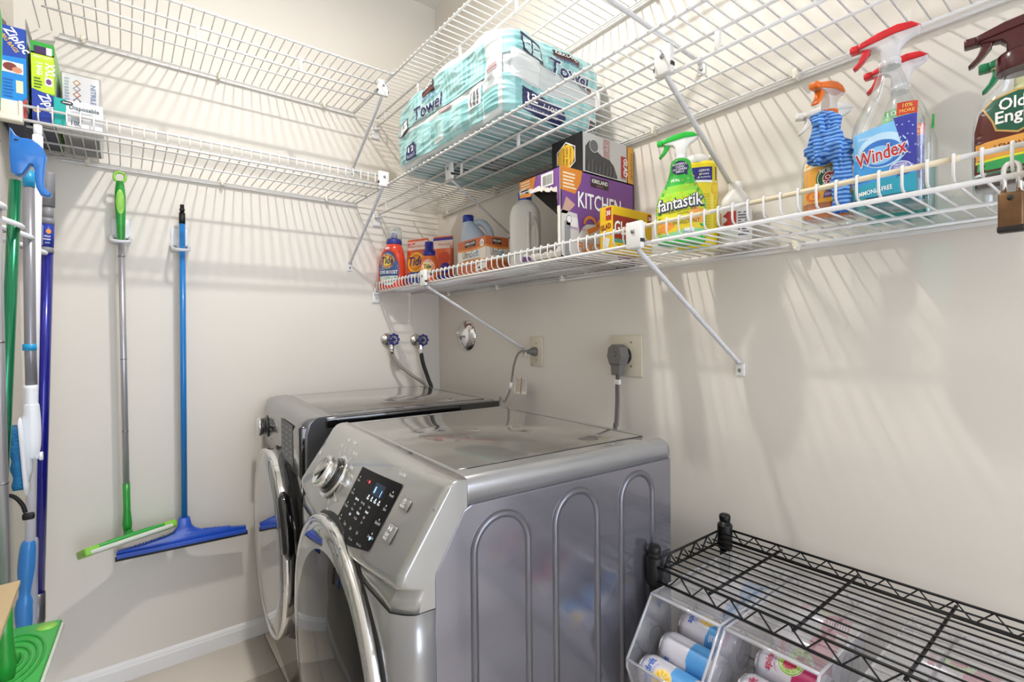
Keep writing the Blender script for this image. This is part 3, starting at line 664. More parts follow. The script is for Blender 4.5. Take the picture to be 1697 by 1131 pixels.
panel('inner_shade', [(.03, .215), (LY-.004, .215), (LY-.004, .110), (LY-.028, .118)], (.02, LY, 0), (0, -1, 0), (0, 0, 1), .002, mat('box_shade_dark', '#1a1613', .9))  # dark sheet standing in for the shade inside the torn carton
lf = [(0, .003)]+jag(0, .025, LY-.02, .018, 14, .005)+[(LY-.02, .003)]
panel('torn_flap', lf, (-.001, LY, 0), (0, -1, 0), (0, 0, 1), .002, WT); p = Print(plane((-.001, LY, 0), (0, -1, 0), (0, 0, 1))); p.poly([(.01, .004), (.055, .004), (.045, .016), (.012, .02)], '#7a4a93', 1); p.build(t)
p = Print(plane((0, 0, 0), (1, 0, 0), (0, 0, 1)))
p.poly([(.0, .185), (.0, H_), (.085, H_), (.078, .215), (.055, .180)], '#e08a2e', 0); p.lines(.008, .192, .062, .240, 5, '#f4e0c2', 2)
p.rect(.120, .212, .196, .240, '#2a1f22', 1); p.text('KIRKLAND', .158, .2245, .0115, '#ffffff', 3, .015, fit=.068); p.text('Signature', .158, .2155, .0055, '#c77', 3)
p.text('KITCHEN', .158, .146, .045, '#ffffff', 4, .015, fit=.185)
p.poly([(.0, .12), (.02, .168), (.055, .15), (.045, .14), (.02, .12)], '#c9a294', 1); p.poly([(.0, .005), (.0, .130), (.062, .125), (.070, .08), (.062, .005)], '#d7d4cf', 1); p.rect(.012, .005, .035, .10, '#9a9a9c', 2); p.poly([(.02, .115), (.062, .112), (.066, .085), (.02, .09)], '#efeeec', 2); p.ell(.03, .106, .011, .011, '#55514f', 3); p.ell(.03, .106, .0095, .0095, '#efeeec', 4)
p.text('EXPANDABLE STRENGTH', .06, .080, .007, '#9b78ad', 5, fit=.07)
p.poly([(.058, .004), (.062, .06), (.085, .09), (.10, .10), (.15, .105), (.19, .10), (.22, .085), (.24, .004)], '#d9d8d6', 2); p.poly([(.072, .004), (.075, .045), (.1, .06), (.13, .05), (.14, .004)], '#c6c5c4', 3)
for cx in (.115, .170):
    a = arc(cx, .096, .030, 20, 170, 12); q = arc(cx, .096, .021, 170, 20, 12); p.poly([(x, z*1) for x, z in a+q], '#dd8430', 5)
p.poly([(.10, .085), (.14, .10), (.175, .115), (.173, .105), (.14, .085), (.11, .072)], '#dd8430', 5); p.ell(.142, .062, .017, .017, '#5b5655', 5); p.ell(.142, .062, .0155, .0155, '#d9d8d6', 6)
p.text('FLEX-TECH', .135, .022, .025, '#e5812c', 7, .025, fit=.14)
p.build(t)
# black carton on top
t = empty('trash_bag_carton', 'black and silver trash bag carton lying on top of the purple carton', 'box', (-.236, -1.247, ZR+.2515))
carton(t, 0, .228, 0, .128, .116, mat('black_card', '#1b1a1a', .4))
L, F = faces(0, .228, 0, .128, .116)
p = Print(L); hexp = lambda cx, cz, r, s=1: [(cx+r*s*math.cos(R(a+30)), cz+r*math.sin(R(a+30))) for a in range(0, 360, 60)]
p.poly(hexp(.062, .058, .045), '#e9e7e2', 0); p.poly(hexp(.062, .058, .041), '#2c2a29', 1); p.ell(.062, .058, .036, .036, '#e9b93a', 2)
for i, s in enumerate(('MULTIPURPOSE', 'VERY BIG', 'CONTRACTOR')): p.text(s, .050+.014*i, .058, .008, '#54431c', 4, fit=.055, rot=-PI/2)
p.build(t)
p = Print(F); p.rect(.002, .001, .196, .115, '#c9c8c6', 0); p.rect(.200, .001, .227, .115, '#dca03a', 0); p.text('HOLDS 40 LBS', .2135, .055, .010, '#7a4d20', 3, rot=-PI/2, fit=.08)
p.poly([(.010, .004), (.012, .075), (.03, .095), (.055, .072), (.085, .058), (.115, .055), (.135, .040), (.150, .012), (.152, .004)], '#4b4a4c', 1)
for i in range(16):
    x = .014+.008*i; p.poly([(x, .006), (x+.004, .006), (x+.006, random.uniform(.02, .05)), (x+.003, random.uniform(.02, .045))], '#6a696c' if i % 2 else '#37363a', 2)
p.ell(.048, .082, .019, .019, '#e9e9e8', 3); p.ell(.048, .082, .0175, .0175, '#706f72', 4)
for i, s in enumerate(('ADVANCED', 'RIP & LEAK', 'PROTECTION')): p.text(s, .108-.010*i, .084, .009, '#b5403e', 3, fit=.055, rot=-PI/2)
p.rect(.168, .012, .192, .078, '#b23c3a', 2); p.text('GLAD', .180, .045, .018, '#ffffff', 5, .02, rot=-PI/2, fit=.056); p.rect(.168, .008, .192, .011, '#8a8886', 2)
p.build(t)
# yellow bag box
t = empty('trash_bag_box', 'yellow and red bag box propped before the purple carton', 'box', (-.266, -1.382, ZR))
carton(t, 0, .168, 0, .044, .122, mat('yellow_card', '#e9bd1e', .4))
L, F = faces(0, .168, 0, .044, .122)
p = Print(L); p.rect(.022, .085, .040, .118, '#a8302c', 0); p.text('30', .031, .098, .012, '#ffffff', 2, .02, fit=.014); p.text('GLAD', .022, .062, .014, '#8f2d2a', 2, .03, rot=.15, fit=.036); p.rect(.004, .050, .040, .0525, '#3d8a72', 1); p.poly([(.012, .012), (.03, .014), (.036, .035), (.02, .042), (.010, .03)], '#e9e8e4', 1); p.build(t)
p = Print(F); p.rect(.002, .036, .098, .098, '#9a2b25', 0); p.rect(.002, .026, .098, .036, '#4f9a86', 0); p.text('GLAD', .050, .050, .034, '#ffffff', 3, .02, fit=.088); p.poly([(.098, .026), (.098, .098), (.112, .098), (.108, .026)], '#5c8a5c', 0)
p.rect(.148, .088, .164, .117, '#a8302c', 0); p.text('30', .156, .100, .011, '#ffffff', 2, .02, fit=.012); p.text('ForceFlex', .05, .012, .010, '#7a4d10', 2); p.build(t)
# grey bag film poking out behind it
b = MB(); NX, NZ = 12, 5
b.loft([[(.05+.085*i/NX+.006*math.sin(i*1.9+j), .050+.016*math.sin(i*1.1)+.02*(s_-.5), .10+.030*j/NZ*(1-.35*abs(i/NX-.4))+.006*math.sin(i*2.3)) for i in range(NX+1)] for s_ in (0, 1) for j in (range(NZ+1) if s_ == 0 else range(NZ, -1, -1))], cap=False, closed=False)
b.build('bag_film', mat('grey_film', '#9a958d', .4), t)
# green multi purpose spray
t = empty('spray_bottle', 'green and yellow cleaner spray bottle with a white and green trigger', 'spray bottle', (-.205, -1.545, ZR), rzf(208))
NECK = mat('label_green', '#35b53f', .25, coat=.4)
secs = [(0, .050, .030, 3), (.006, .055, .033, 3), (.055, .057, .034, 3), (.100, .056, .034, 2.8), (.125, .047, .031, 2.5), (.150, .034, .027, 2.3), (.175, .0265, .023, 2.2), (.198, .023, .021, 2.1), (.206, .0155, .0155, 2)]
B = bottle(t, secs, NECK)
p = Print(B.front, .015)
YG = ['#8fd23c', '#a9dc36', '#c8e02e', '#d9e22c', '#e6dd2c']
for i, c in enumerate(YG):
    z0, z1 = .122-.016*i, .140-.016*i; p.poly([(-B.at(z0)[0]*.95, z0-.004), (B.at(z0)[0]*.95, z0), (B.at(z1)[0]*.93, z1), (-B.at(z1)[0]*.93, z1-.004)], c, 0)
p.poly([(-.053, .012), (.054, .012), (.054, .062), (-.053, .056)], '#ead02a', 0)
p.poly([(-.052, .012), (.052, .012), (.052, .03), (.02, .034), (-.03, .022), (-.052, .024)], '#8fd6a0', 1); p.poly([(-.052, .026), (-.03, .026), (-.01, .04), (-.03, .06), (-.052, .058)], '#ef9a3c', 1); p.poly([(.02, .05), (.05, .045), (.052, .075), (.035, .085), (.02, .07)], '#f0a94a', 1)
for i in range(34): p.ell(random.uniform(.004, .044), random.uniform(.085, .165), .0022, .0016, random.choice(('#7fc93a', '#d8c024', '#e6a020', '#d7e24a')), 2, 6)
p.ell(0, .180, .019, .017, '#2a2c52', 2); p.poly([(.008, .166), (.017, .160), (.016, .176)], '#2a2c52', 2)
for i, s in enumerate(('POWERFUL', 'CLEAN', 'NO HARSH', 'SMELLS')): p.text(s, 0, .1865-.0062*i, .0052, '#e9ecf5', 5, .01, fit=.030 if len(s) > 6 else .018, rot=.06)
p.text('KILLS', -.012, .151, .0035, '#f2f8ee', 4); p.text('99.9%', -.010, .146, .006, '#f2f8ee', 4, .01)
for dx, dz, c, bo in ((.0012, -.0022, '#3a3f55', .06), (0, 0, '#2e3247', .05), (0, 0, '#f1f2ef', .012)): p.text('fantastik', .000+dx, .082+dz, .030, c, 5 if c != '#f1f2ef' else 7, bo, .12, rot=.12, fit=.100 if c == '#f1f2ef' else .103)
p.text('DISINFECTANT MULTI-PURPOSE', .006, .073, .0042, '#3d4a20', 5, rot=.12, fit=.062); p.text('CLEANER', .008, .067, .0042, '#3d4a20', 5, rot=.12); p.text('1 INGREDIENT', .01, .044, .010, '#4f5a35', 5, rot=.05, fit=.066)
p.rect(.010, .016, .032, .034, '#e8ece8', 3); p.text('FRESH', .021, .021, .006, '#2d4fa0', 5); p.build(t)
spray_head(t, .216, pl('#2fbf45', .25), pl('#e9e9e6', .35), pl('#2fb541', .3), k=.86, kz=.70)
# yellow bottle behind it
t = empty('cleaner_bottle', 'yellow cleaner bottle with white cap and blue label behind the green spray', 'bottle', (-.095, -1.520, ZR), rzf(210))
B = bottle(t, [(0, .048, .03, 3), (.006, .051, .033, 3), (.14, .051, .033, 3), (.185, .050, .032, 3), (.215, .049, .031, 3), (.224, .038, .026, 2.5)], pl('#f0d81f', .3, coat=.3))
b = MB(); b.lathe([(.030, .220), (.031, .222), (.031, .238), (.020, .244), (0, .245)], 26); b.build('cap', pl('#e9e7e0', .35), t)
b = MB(); b.box((.020, -.012, .232), (.044, .012, .240), bev=.003); b.build('flip_lid', pl('#e9e7e0', .35), t)
p = Print(B.front, .02); p.poly([(-.046, .178), (.046, .170), (.046, .205), (-.046, .207)], '#2a2c7d', 0); p.poly([(-.046, .172), (.046, .164), (.046, .170), (-.046, .178)], '#f4f4f0', 0); p.text('GERMS', .018, .194, .006, '#ffffff', 3); p.text('viruses', .018, .186, .006, '#ffffff', 3); p.text('& bacteria', .018, .178, .005, '#ffffff', 3)
for i in range(16): p.rect(.010, .03+.007*i, .044, .033+.007*i, '#d8c21c', 1)
p.ell(.042, .15, .007, .016, '#f5c23a', 2); p.rect(-.04, .02, .0, .04, '#4a6a3c', 2); p.build(t)
# white bottle right of it
t = empty('cleaner_bottle', 'white bottle with red and white label half hidden right of the yellow bottle', 'bottle', (-.062, -1.607, ZR), rzf(205))
B = bottle(t, [(0, .034, .024, 3), (.006, .037, .027, 3), (.085, .037, .027, 3), (.115, .034, .025, 2.6), (.138, .018, .018, 2), (.142, .014, .014, 2)], pl('#e6e0da', .35))
b = MB(); b.lathe([(.016, .138), (.0165, .140), (.0165, .160), (0, .162)], 20); b.build('cap', pl('#ece8e2', .35), t)
p = Print(B.front, .02); p.rect(-.034, .045, .002, .085, '#c23a34', 0); p.rect(.004, .02, .034, .09, '#e9e4e8', 0); p.lines(.006, .024, .032, .085, 9, '#6a6a78', 2); p.rect(-.034, .02, .002, .043, '#dfe4da', 0); p.build(t)
# oil soap spray
t = empty('spray_bottle', 'clear spray bottle of amber oil soap with an orange trigger and orange label', 'spray bottle', (-.190, -1.862, ZR), rzf(203))
secs = [(0, .042, .027, 3), (.006, .046, .03, 3), (.07, .047, .031, 3), (.105, .046, .031, 2.8), (.130, .038, .028, 2.5), (.150, .024, .022, 2.2), (.172, .0155, .0155, 2), (.182, .0155, .0155, 2)]
B = bottle(t, secs, CLEAR); AM = mat('amber_soap', '#c9691b', .15, coat=.5)
B.mesh(.004, .040, -.0025).build('liquid', AM, t)
p = Print(B.front, .015); p.poly([(-.043, .032), (.043, .032), (.043, .106), (-.036, .110), (-.043, .10)], '#e9a83f', 0); p.poly([(-.043, .098), (-.04, .112), (.040, .112), (.042, .106)], '#f2e3b8', 1); p.text('98', -.016, .1085, .009, '#4b4a2e', 3, .01)
sun(p, .000, .076, .0235, ((1, '#2f6a48'), (.92, '#e9e0c8'), (.86, '#1f5f40'), (.56, '#efe7d2'), (.50, '#b3332c')))
p.text('MURPHY', 0, .0865, .0085, '#f5f0e0', 8, .02, fit=.036); p.text('OIL', 0, .0745, .0085, '#ffffff', 8, .02); p.text('SOAP', 0, .0655, .0075, '#ffffff', 8, .02); p.ell(-.028, .045, .011, .010, '#e0742a', 2); p.ell(-.028, .045, .006, .006, '#f0a54a', 3)
p.poly([(-.012, .040), (.026, .044), (.026, .056), (-.010, .052)], '#6b4a8a', 3); p.text('CLEAN & SHINE', .007, .046, .0042, '#ffffff', 6, rot=.08, fit=.032); p.rect(-.002, .034, .03, .040, '#e9b43a', 3); p.build(t)
OT = pl('#e2701f', .3)
spray_head(t, .216, OT, clearmat('clear_orange_head', (.95, .9, .85), .2, .1, .25), OT, Matrix.Rotation(R(58), 4, 'Z'), k=.85, kz=.72, coll=OT)
# blue striped cloth hung over it
t = empty('cleaning_cloth', 'blue and white striped cloth knotted over the amber spray bottle', 'cloth', (-.234, -1.874, ZR-.003), rzf(200))
def cloth_mat():
    m = mat('striped_cloth', '#4f86cf', .9, bump=.5, bscale=300); nt = m.node_tree; b = nt.nodes['Principled BSDF']
    tc = nt.nodes.new('ShaderNodeTexCoord'); w = nt.nodes.new('ShaderNodeTexWave'); w.wave_type = 'BANDS'; w.bands_direction = 'Z'; w.inputs['Scale'].default_value = 42; w.inputs['Distortion'].default_value = 3.5; w.inputs['Detail'].default_value = 1; w.inputs['Detail Scale'].default_value = .35
    r = nt.nodes.new('ShaderNodeValToRGB'); r.color_ramp.elements[0].color = lin('#2c62b4'); r.color_ramp.elements[1].color = lin('#7aaae2'); r.color_ramp.elements[0].position = .35; r.color_ramp.elements[1].position = .6
    nt.links.new(tc.outputs['Object'], w.inputs['Vector']); nt.links.new(w.outputs['Fac'], r.inputs[0]); nt.links.new(r.outputs[0], b.inputs['Base Color']); return m
CM = cloth_mat()
def cloth_blob(rings, name, n=26, amp=.005, seed=0):
    b = MB(); R_ = []; n = 48
    A5 = [Vector(q[:3]) for q in rings]; B5 = [Vector((q[3], q[4], 0)) for q in rings]
    rings = [(*c, max(.002, e.x), max(.002, e.y)) for c, e in zip(smooth_path(A5, 4), smooth_path(B5, 4))]
    for i, (cx, cy, cz, a, d) in enumerate(rings):
        i = i/4; q = []
        for j in range(n):
            A = 2*PI*j/n; f = 1+.15*math.sin(3*A+i*.8+seed)+.12*math.sin(7*A-i*1.3+seed)+.08*math.sin(10*A+i*.9)
            P = Vector((cx+a*f*math.cos(A), cy+d*f*math.sin(A), cz+amp*math.sin(4*A+i+seed)))
            w = noise.noise(P*75+Vector((seed, 0, 0)))*.0055+noise.noise(P*170)*.0025
            q.append(P+Vector((math.cos(A), math.sin(A), 0))*w*min(1, a/.012))
        R_.append(q)
    b.loft(R_); return b.build(name, CM, t)
cloth_blob([(-.004, 0, .196, .004, .005), (-.008, 0, .192, .015, .011), (-.004, 0, .182, .021, .015), (-.002, -.002, .168, .019, .016), (-.002, -.003, .155, .021, .018), (.000, -.003, .143, .028, .020), (.002, -.003, .132, .033, .021), (.003, -.003, .122, .034, .021), (.003, -.002, .112, .031, .019), (.002, 0, .108, .016, .010)], 'bunched_top', seed=.4, amp=.007)
cloth_blob([(.020, -.006, .114, .013, .010), (.023, -.010, .095, .0135, .010), (.024, -.012, .075, .013, .009), (.023, -.013, .05, .0125, .008), (.024, -.013, .025, .013, .008), (.024, -.012, .010, .0125, .007), (.024, -.012, .007, .006, .004)], 'hanging_tail', amp=.002, seed=2)
# spray behind it
t = empty('spray_bottle', 'clear spray bottle with white trigger and green label, behind the amber one', 'spray bottle', (-.085, -1.822, ZR), rzf(203))
secs2 = [(0, .044, .029, 3), (.006, .048, .032, 3), (.10, .049, .033, 3), (.135, .042, .03, 2.6), (.165, .026, .024, 2.2), (.188, .016, .016, 2), (.198, .016, .016, 2)]
B = bottle(t, secs2, CLEAR)
p = Print(B.front, .015); p.rect(-.045, .03, .045, .11, '#d9e6dc', 0); p.poly([(-.045, .06), (-.02, .06), (-.005, .085), (-.02, .11), (-.045, .105)], '#2f9a5e', 1); p.rect(-.045, .032, 0, .055, '#58b4cf', 1); p.rect(-.04, .068, -.02, .09, '#b03038', 2); p.text('Clean', -.024, .046, .010, '#223', 3); p.build(t)
WHT = pl('#e7e6e2', .35)
spray_head(t, .212, WHT, WHT, WHT, Matrix.Rotation(R(12), 4, 'Z'), k=.95)
# glass cleaner sprays
def windex(label, loc, phi, full):
    t = empty('spray_bottle', label, 'spray bottle', loc, rzf(phi))
    S = [(0, .050, .033, 4), (.006, .054, .038, 4), (.12, .055, .039, 4), (.150, .054, .038, 3.4), (.178, .044, .034, 2.8), (.205, .030, .026, 2.4), (.222, .0235, .023, 2.2), (.235, .020, .020, 2), (.245, .0165, .0165, 2), (.255, .0165, .0165, 2)]
    B = bottle(t, S, CLEAR); B.mesh(.004, .05 if full else .10, -.003).build('liquid', clearmat('teal_liquid', (.30, .74, .74), .1, .05), t)
    p = Print(lambda u, v, e: B.front(u*.88-.004, v, e), .012)
    p.poly([(-.050, .020), (.050, .020), (.050, .150), (-.010, .140), (-.050, .135)], '#3f97da', 0)
    p.poly([(-.050, .135), (-.01, .14), (.05, .15), (.05, .10), (.02, .085), (-.02, .08), (-.05, .09)], '#7fc0ee', 1); p.poly([(.015, .148), (.050, .150), (.050, .055), (.02, .045), (.03, .09)], '#3a3f9e', 2)
    p.ell(-.002, .098, .040, .030, '#bfe0f5', 2); p.ell(-.004, .093, .033, .023, '#3c77c8', 3); p.ell(-.006, .090, .024, .016, '#8cc2ee', 4)
    for i in range(18): p.ell(random.uniform(.02, .048), random.uniform(.05, .14), .0014, .0014, '#a9b7ea', 4, 6)
    for bo, c, l, f in ((.06, '#e9eef6', 5, .083), (.012, '#c02a30', 7, .080)): p.text('Windex', -.004, .081, .024, c, l, bo, .1, rot=.16, fit=f)
    p.poly([(-.05, .020), (.05, .020), (.05, .050), (0, .048), (-.05, .040)], '#2f9fb8', 2); p.poly([(-.05, .048), (.00, .052), (.02, .062), (-.02, .060), (-.05, .056)], '#2b62b8', 3); p.text('AMMONIA-FREE', -.016, .026, .008, '#ffffff', 6, .01, rot=.1, fit=.06)
    p.ell(.026, .062, .017, .011, '#e7ecf8', 5); p.ell(.026, .062, .0155, .0095, '#7d80c8', 6)
    for i, s in enumerate(('TRUSTED', 'STREAK-FREE', 'SHINE')): p.text(s, .026, .0655-.0048*i, .0034, '#ffffff', 8, fit=.020)
    p.rect(.020, .150, .050, .173, '#c8442c', 3); p.text('10%', .035, .163, .007, '#f4d06a', 5, .01); p.text('MORE', .035, .154, .006, '#f4d06a', 5)
    p.text('ORIGINAL', -.030, .122, .0035, '#ffffff', 5); p.build(t)
    if not full:
        pass
    RD = pl('#d3222c', .25, coat=.3)
    spray_head(t, .266, RD, clearmat('milky_head', (.93, .93, .93), .2, .12, .55), RD, k=.92, kz=.66)
    return t, B
t, B = windex('clear window cleaner spray with red trigger and blue label, the front of the two', (-.200, -1.962, ZR), 188, True)

t2, B2 = windex('second red-trigger window cleaner, standing behind the front one against the wall', (-.072, -1.945, ZR), 186, False)
p = Print(B2.front, .012, eps=.002); p.poly([(-.026, .176), (.020, .180), (.024, .215), (-.020, .213)], '#58b56a', 3); p.text('100%', 0, .200, .011, '#e9f7e8', 6, .01, rot=.05, fit=.034); p.text('RECYCLED', 0, .191, .006, '#d4eed4', 6, fit=.034); p.rect(.046, .160, .05, .19, '#3f9f4c', 3); p.build(t2, 'neck_sticker')
# furniture polish
t = empty('spray_bottle', 'clear furniture polish spray with brown trigger and brown label at the right frame edge', 'spray bottle', (-.205, -2.125, ZR), rzf(183))
S = [(0, .048, .03, 3.2), (.006, .052, .033, 3.2), (.075, .053, .034, 3.2), (.115, .050, .033, 3), (.142, .040, .029, 2.6), (.160, .026, .024, 2.3), (.172, .021, .020, 2), (.182, .021, .020, 2)]
B = bottle(t, S, CLEAR); B.mesh(.003, .022, -.0025).build('liquid', mat('dark_polish', '#3a1710', .15, coat=.5), t)
p = Print(B.front, .012); p.poly([(-.048, .025), (.048, .025), (.048, .105), (.034, .135), (-.020, .135), (-.042, .118), (-.048, .09)], '#5a2119', 0)
p.poly([(-.044, .028), (.048, .028), (.048, .048), (-.044, .044)], '#3aa35a', 1); p.poly([(-.046, .044), (.048, .048), (.048, .075), (-.046, .070)], '#e2a24a', 1); p.poly([(-.046, .040), (.048, .044), (.048, .047), (-.046, .044)], '#e6dc3a', 2)
sh = [(-.036, .122), (-.026, .100), (-.022, .086), (0, .078), (.024, .090), (.040, .112), (.040, .132), (0, .138), (-.026, .132)]
p.poly([(x*1.08, .108+(z-.108)*1.10) for x, z in sh], '#caa15a', 2); p.poly(sh, '#1d5a44', 3); p.text('Old', -.006, .113, .018, '#f4f4ef', 6, .02, fit=.028); p.text('English', .004, .094, .018, '#f4f4ef', 6, .02, fit=.056); p.text('LEMON OIL', 0, .055, .009, '#6a2a16', 4, fit=.05); p.build(t)
BR = pl('#4a1418', .25, coat=.4)
spray_head(t, .200, BR, BR, BR, Matrix.Rotation(R(6), 4, 'Z'), k=.98, kz=.66)
b = MB()
b.lathe([(.026, .176), (.027, .178), (.027, .200), (.024, .204)], 28); b.build('screw_collar', BR, t)
t = empty('spray_bottle', 'clear spray bottle with dark green trigger, hidden behind the brown-trigger polish', 'spray bottle', (-.085, -2.118, ZR), rzf(183))
B = bottle(t, S, CLEAR); GT = pl('#1f7a4c', .3); p = Print(B.front, .012); p.rect(-.045, .03, .045, .11, '#2f8a55', 0); p.text('Wood', 0, .07, .02, '#f2e9c8', 3); p.build(t)
spray_head(t, .196, GT, pl('#d8d49a', .4), GT, Matrix.Rotation(R(6), 4, 'Z'), k=.9, kz=.8)
# padlock on the lip
t = empty('padlock', 'small weathered brass padlock hanging from the shelf lip', 'padlock', (-.337, -2.132, 1.425))
b = MB(); b.box((-.0085, -.0125, -.072), (.0085, .0125, -.022), bev=.003); b.build('body', mat('aged_brass', '#6e5238', .45, .7, var=.5, vscale=60), t)
b = MB(); b.tube([(0, -.0075, -.024), (0, -.0075, .002)]+[(0, .0075*math.cos(R(a)), .008+.010*math.sin(R(a))) for a in range(170, 9, -20)]+[(0, .0075, .002), (0, .0075, -.024)], .0034, 10); b.build('shackle', CHR, t)
b = MB(); b.box((-.009, -.013, -.075), (.009, .013, -.067), bev=.001); b.build('bumper', mat('dark_bumper', '#1c1613', .6), t)
b = MB(); q = b.lathe([(.0035, 0), (.0035, .001), (0, .001)], 12); b.xf(q, Matrix.Translation((-.0085, .0, -.030)) @ Matrix.Rotation(R(-90), 4, 'Y')); b.build('rivet', DARK, t)

# ------------------------------------------------------------------ paper towel pack on the middle right shelf
t = empty('paper_towel_pack', 'bulky pack of paper towels in aqua and white printed film', 'paper towels', (-.445, -.82, 1.834))
px0, px1, py0, py1, ph = 0, .415, -.335, .372, .270
def softbox(x, y, z):
    """unit cube point -> lumpy film surface"""
    ax, ay, az = abs(x), abs(y), abs(z)
    e = 9.; L = (ax**e+ay**e+az**e)**(1/e); q = Vector((x, y, z))/max(L, 1e-6)*max(ax, ay, az)
    P = Vector(((px0+px1)/2+q.x*(px1-px0)/2, (py0+py1)/2+q.y*(py1-py0)/2, ph/2+q.z*ph/2))
    w = .35 if q.z < -.97 else 1
    n1 = noise.noise(P*9+Vector((3, 1, 2))); n2 = noise.noise(Vector((P.x*24, P.y*14, P.z*30))); n3 = abs(noise.noise(Vector((P.x*10, P.y*10, P.z*55))))
    nrm = Vector((q.x**7, q.y**7, q.z**7)); nrm = nrm.normalized() if nrm.length > 1e-6 else Vector((0, 0, 1))
    P += nrm*(.011*n1+.005*n2-.007*n3)*w
    P += nrm*.009*math.cos(q.y*PI*3.0)*max(0, q.z)**2*(1-.4*abs(q.x)**4)   # the rolls show as humps
    # slumped ends at the far bottom corner
    P.z += .018*(1-(q.y)**2)*max(0, q.z)*.5-.02*max(0, -q.x)*max(0, q.y-.4)*max(0, q.z)
    P.z = max(P.z, .001)
    return P, nrm
b = MB(); N1 = 56
FILM = mat('pack_film', '#c9d1d1', .25, coat=.35, bump=.35, bscale=45)
for ax in range(3):
    for sg in (-1, 1):
        g = []
        for i in range(N1+1):
            for j in range(N1+1):
                a, c = -1+2*i/N1, -1+2*j/N1; q = [0, 0, 0]; q[ax] = sg; q[(ax+1) % 3] = a; q[(ax+2) % 3] = c
                g.append(softbox(*q)[0])
        b.add(g, [(i*(N1+1)+j, (i+1)*(N1+1)+j, (i+1)*(N1+1)+j+1, i*(N1+1)+j+1) for i in range(N1) for j in range(N1)], 0, True)
me = b.mesh('film', FILM); bm = bmesh.new(); bm.from_mesh(me); bmesh.ops.remove_doubles(bm, verts=bm.verts[:], dist=.0004); bmesh.ops.recalc_face_normals(bm, faces=bm.faces[:]); bm.to_mesh(me); bm.free()
o = bpy.data.objects.new('film', me); COL.objects.link(o); o.parent = t
AQ, AQ2, AQ3, NV, WH = mat('aqua_print', '#9fcfcf', .25, coat=.35, bump=.4, bscale=50), mat('aqua_deep', '#88c0c1', .25, coat=.35, bump=.4, bscale=50), mat('aqua_pale', '#bddddd', .25, coat=.35, bump=.4, bscale=50), '#27305e', '#f2f4f3'
def fL(u, v, e): P, n = softbox(-1, 1-2*u, 2*v-1); return P+n*(e+.0022)      # u 0..1 runs from the far end to the near corner
def fF(u, v, e): P, n = softbox(2*u-1, -1, 2*v-1); return P+n*(e+.0022)
def fB(u, v, e): P, n = softbox(2*u-1, 2*v-1, -1); return Vector((P.x, P.y, .0008-e*.3))
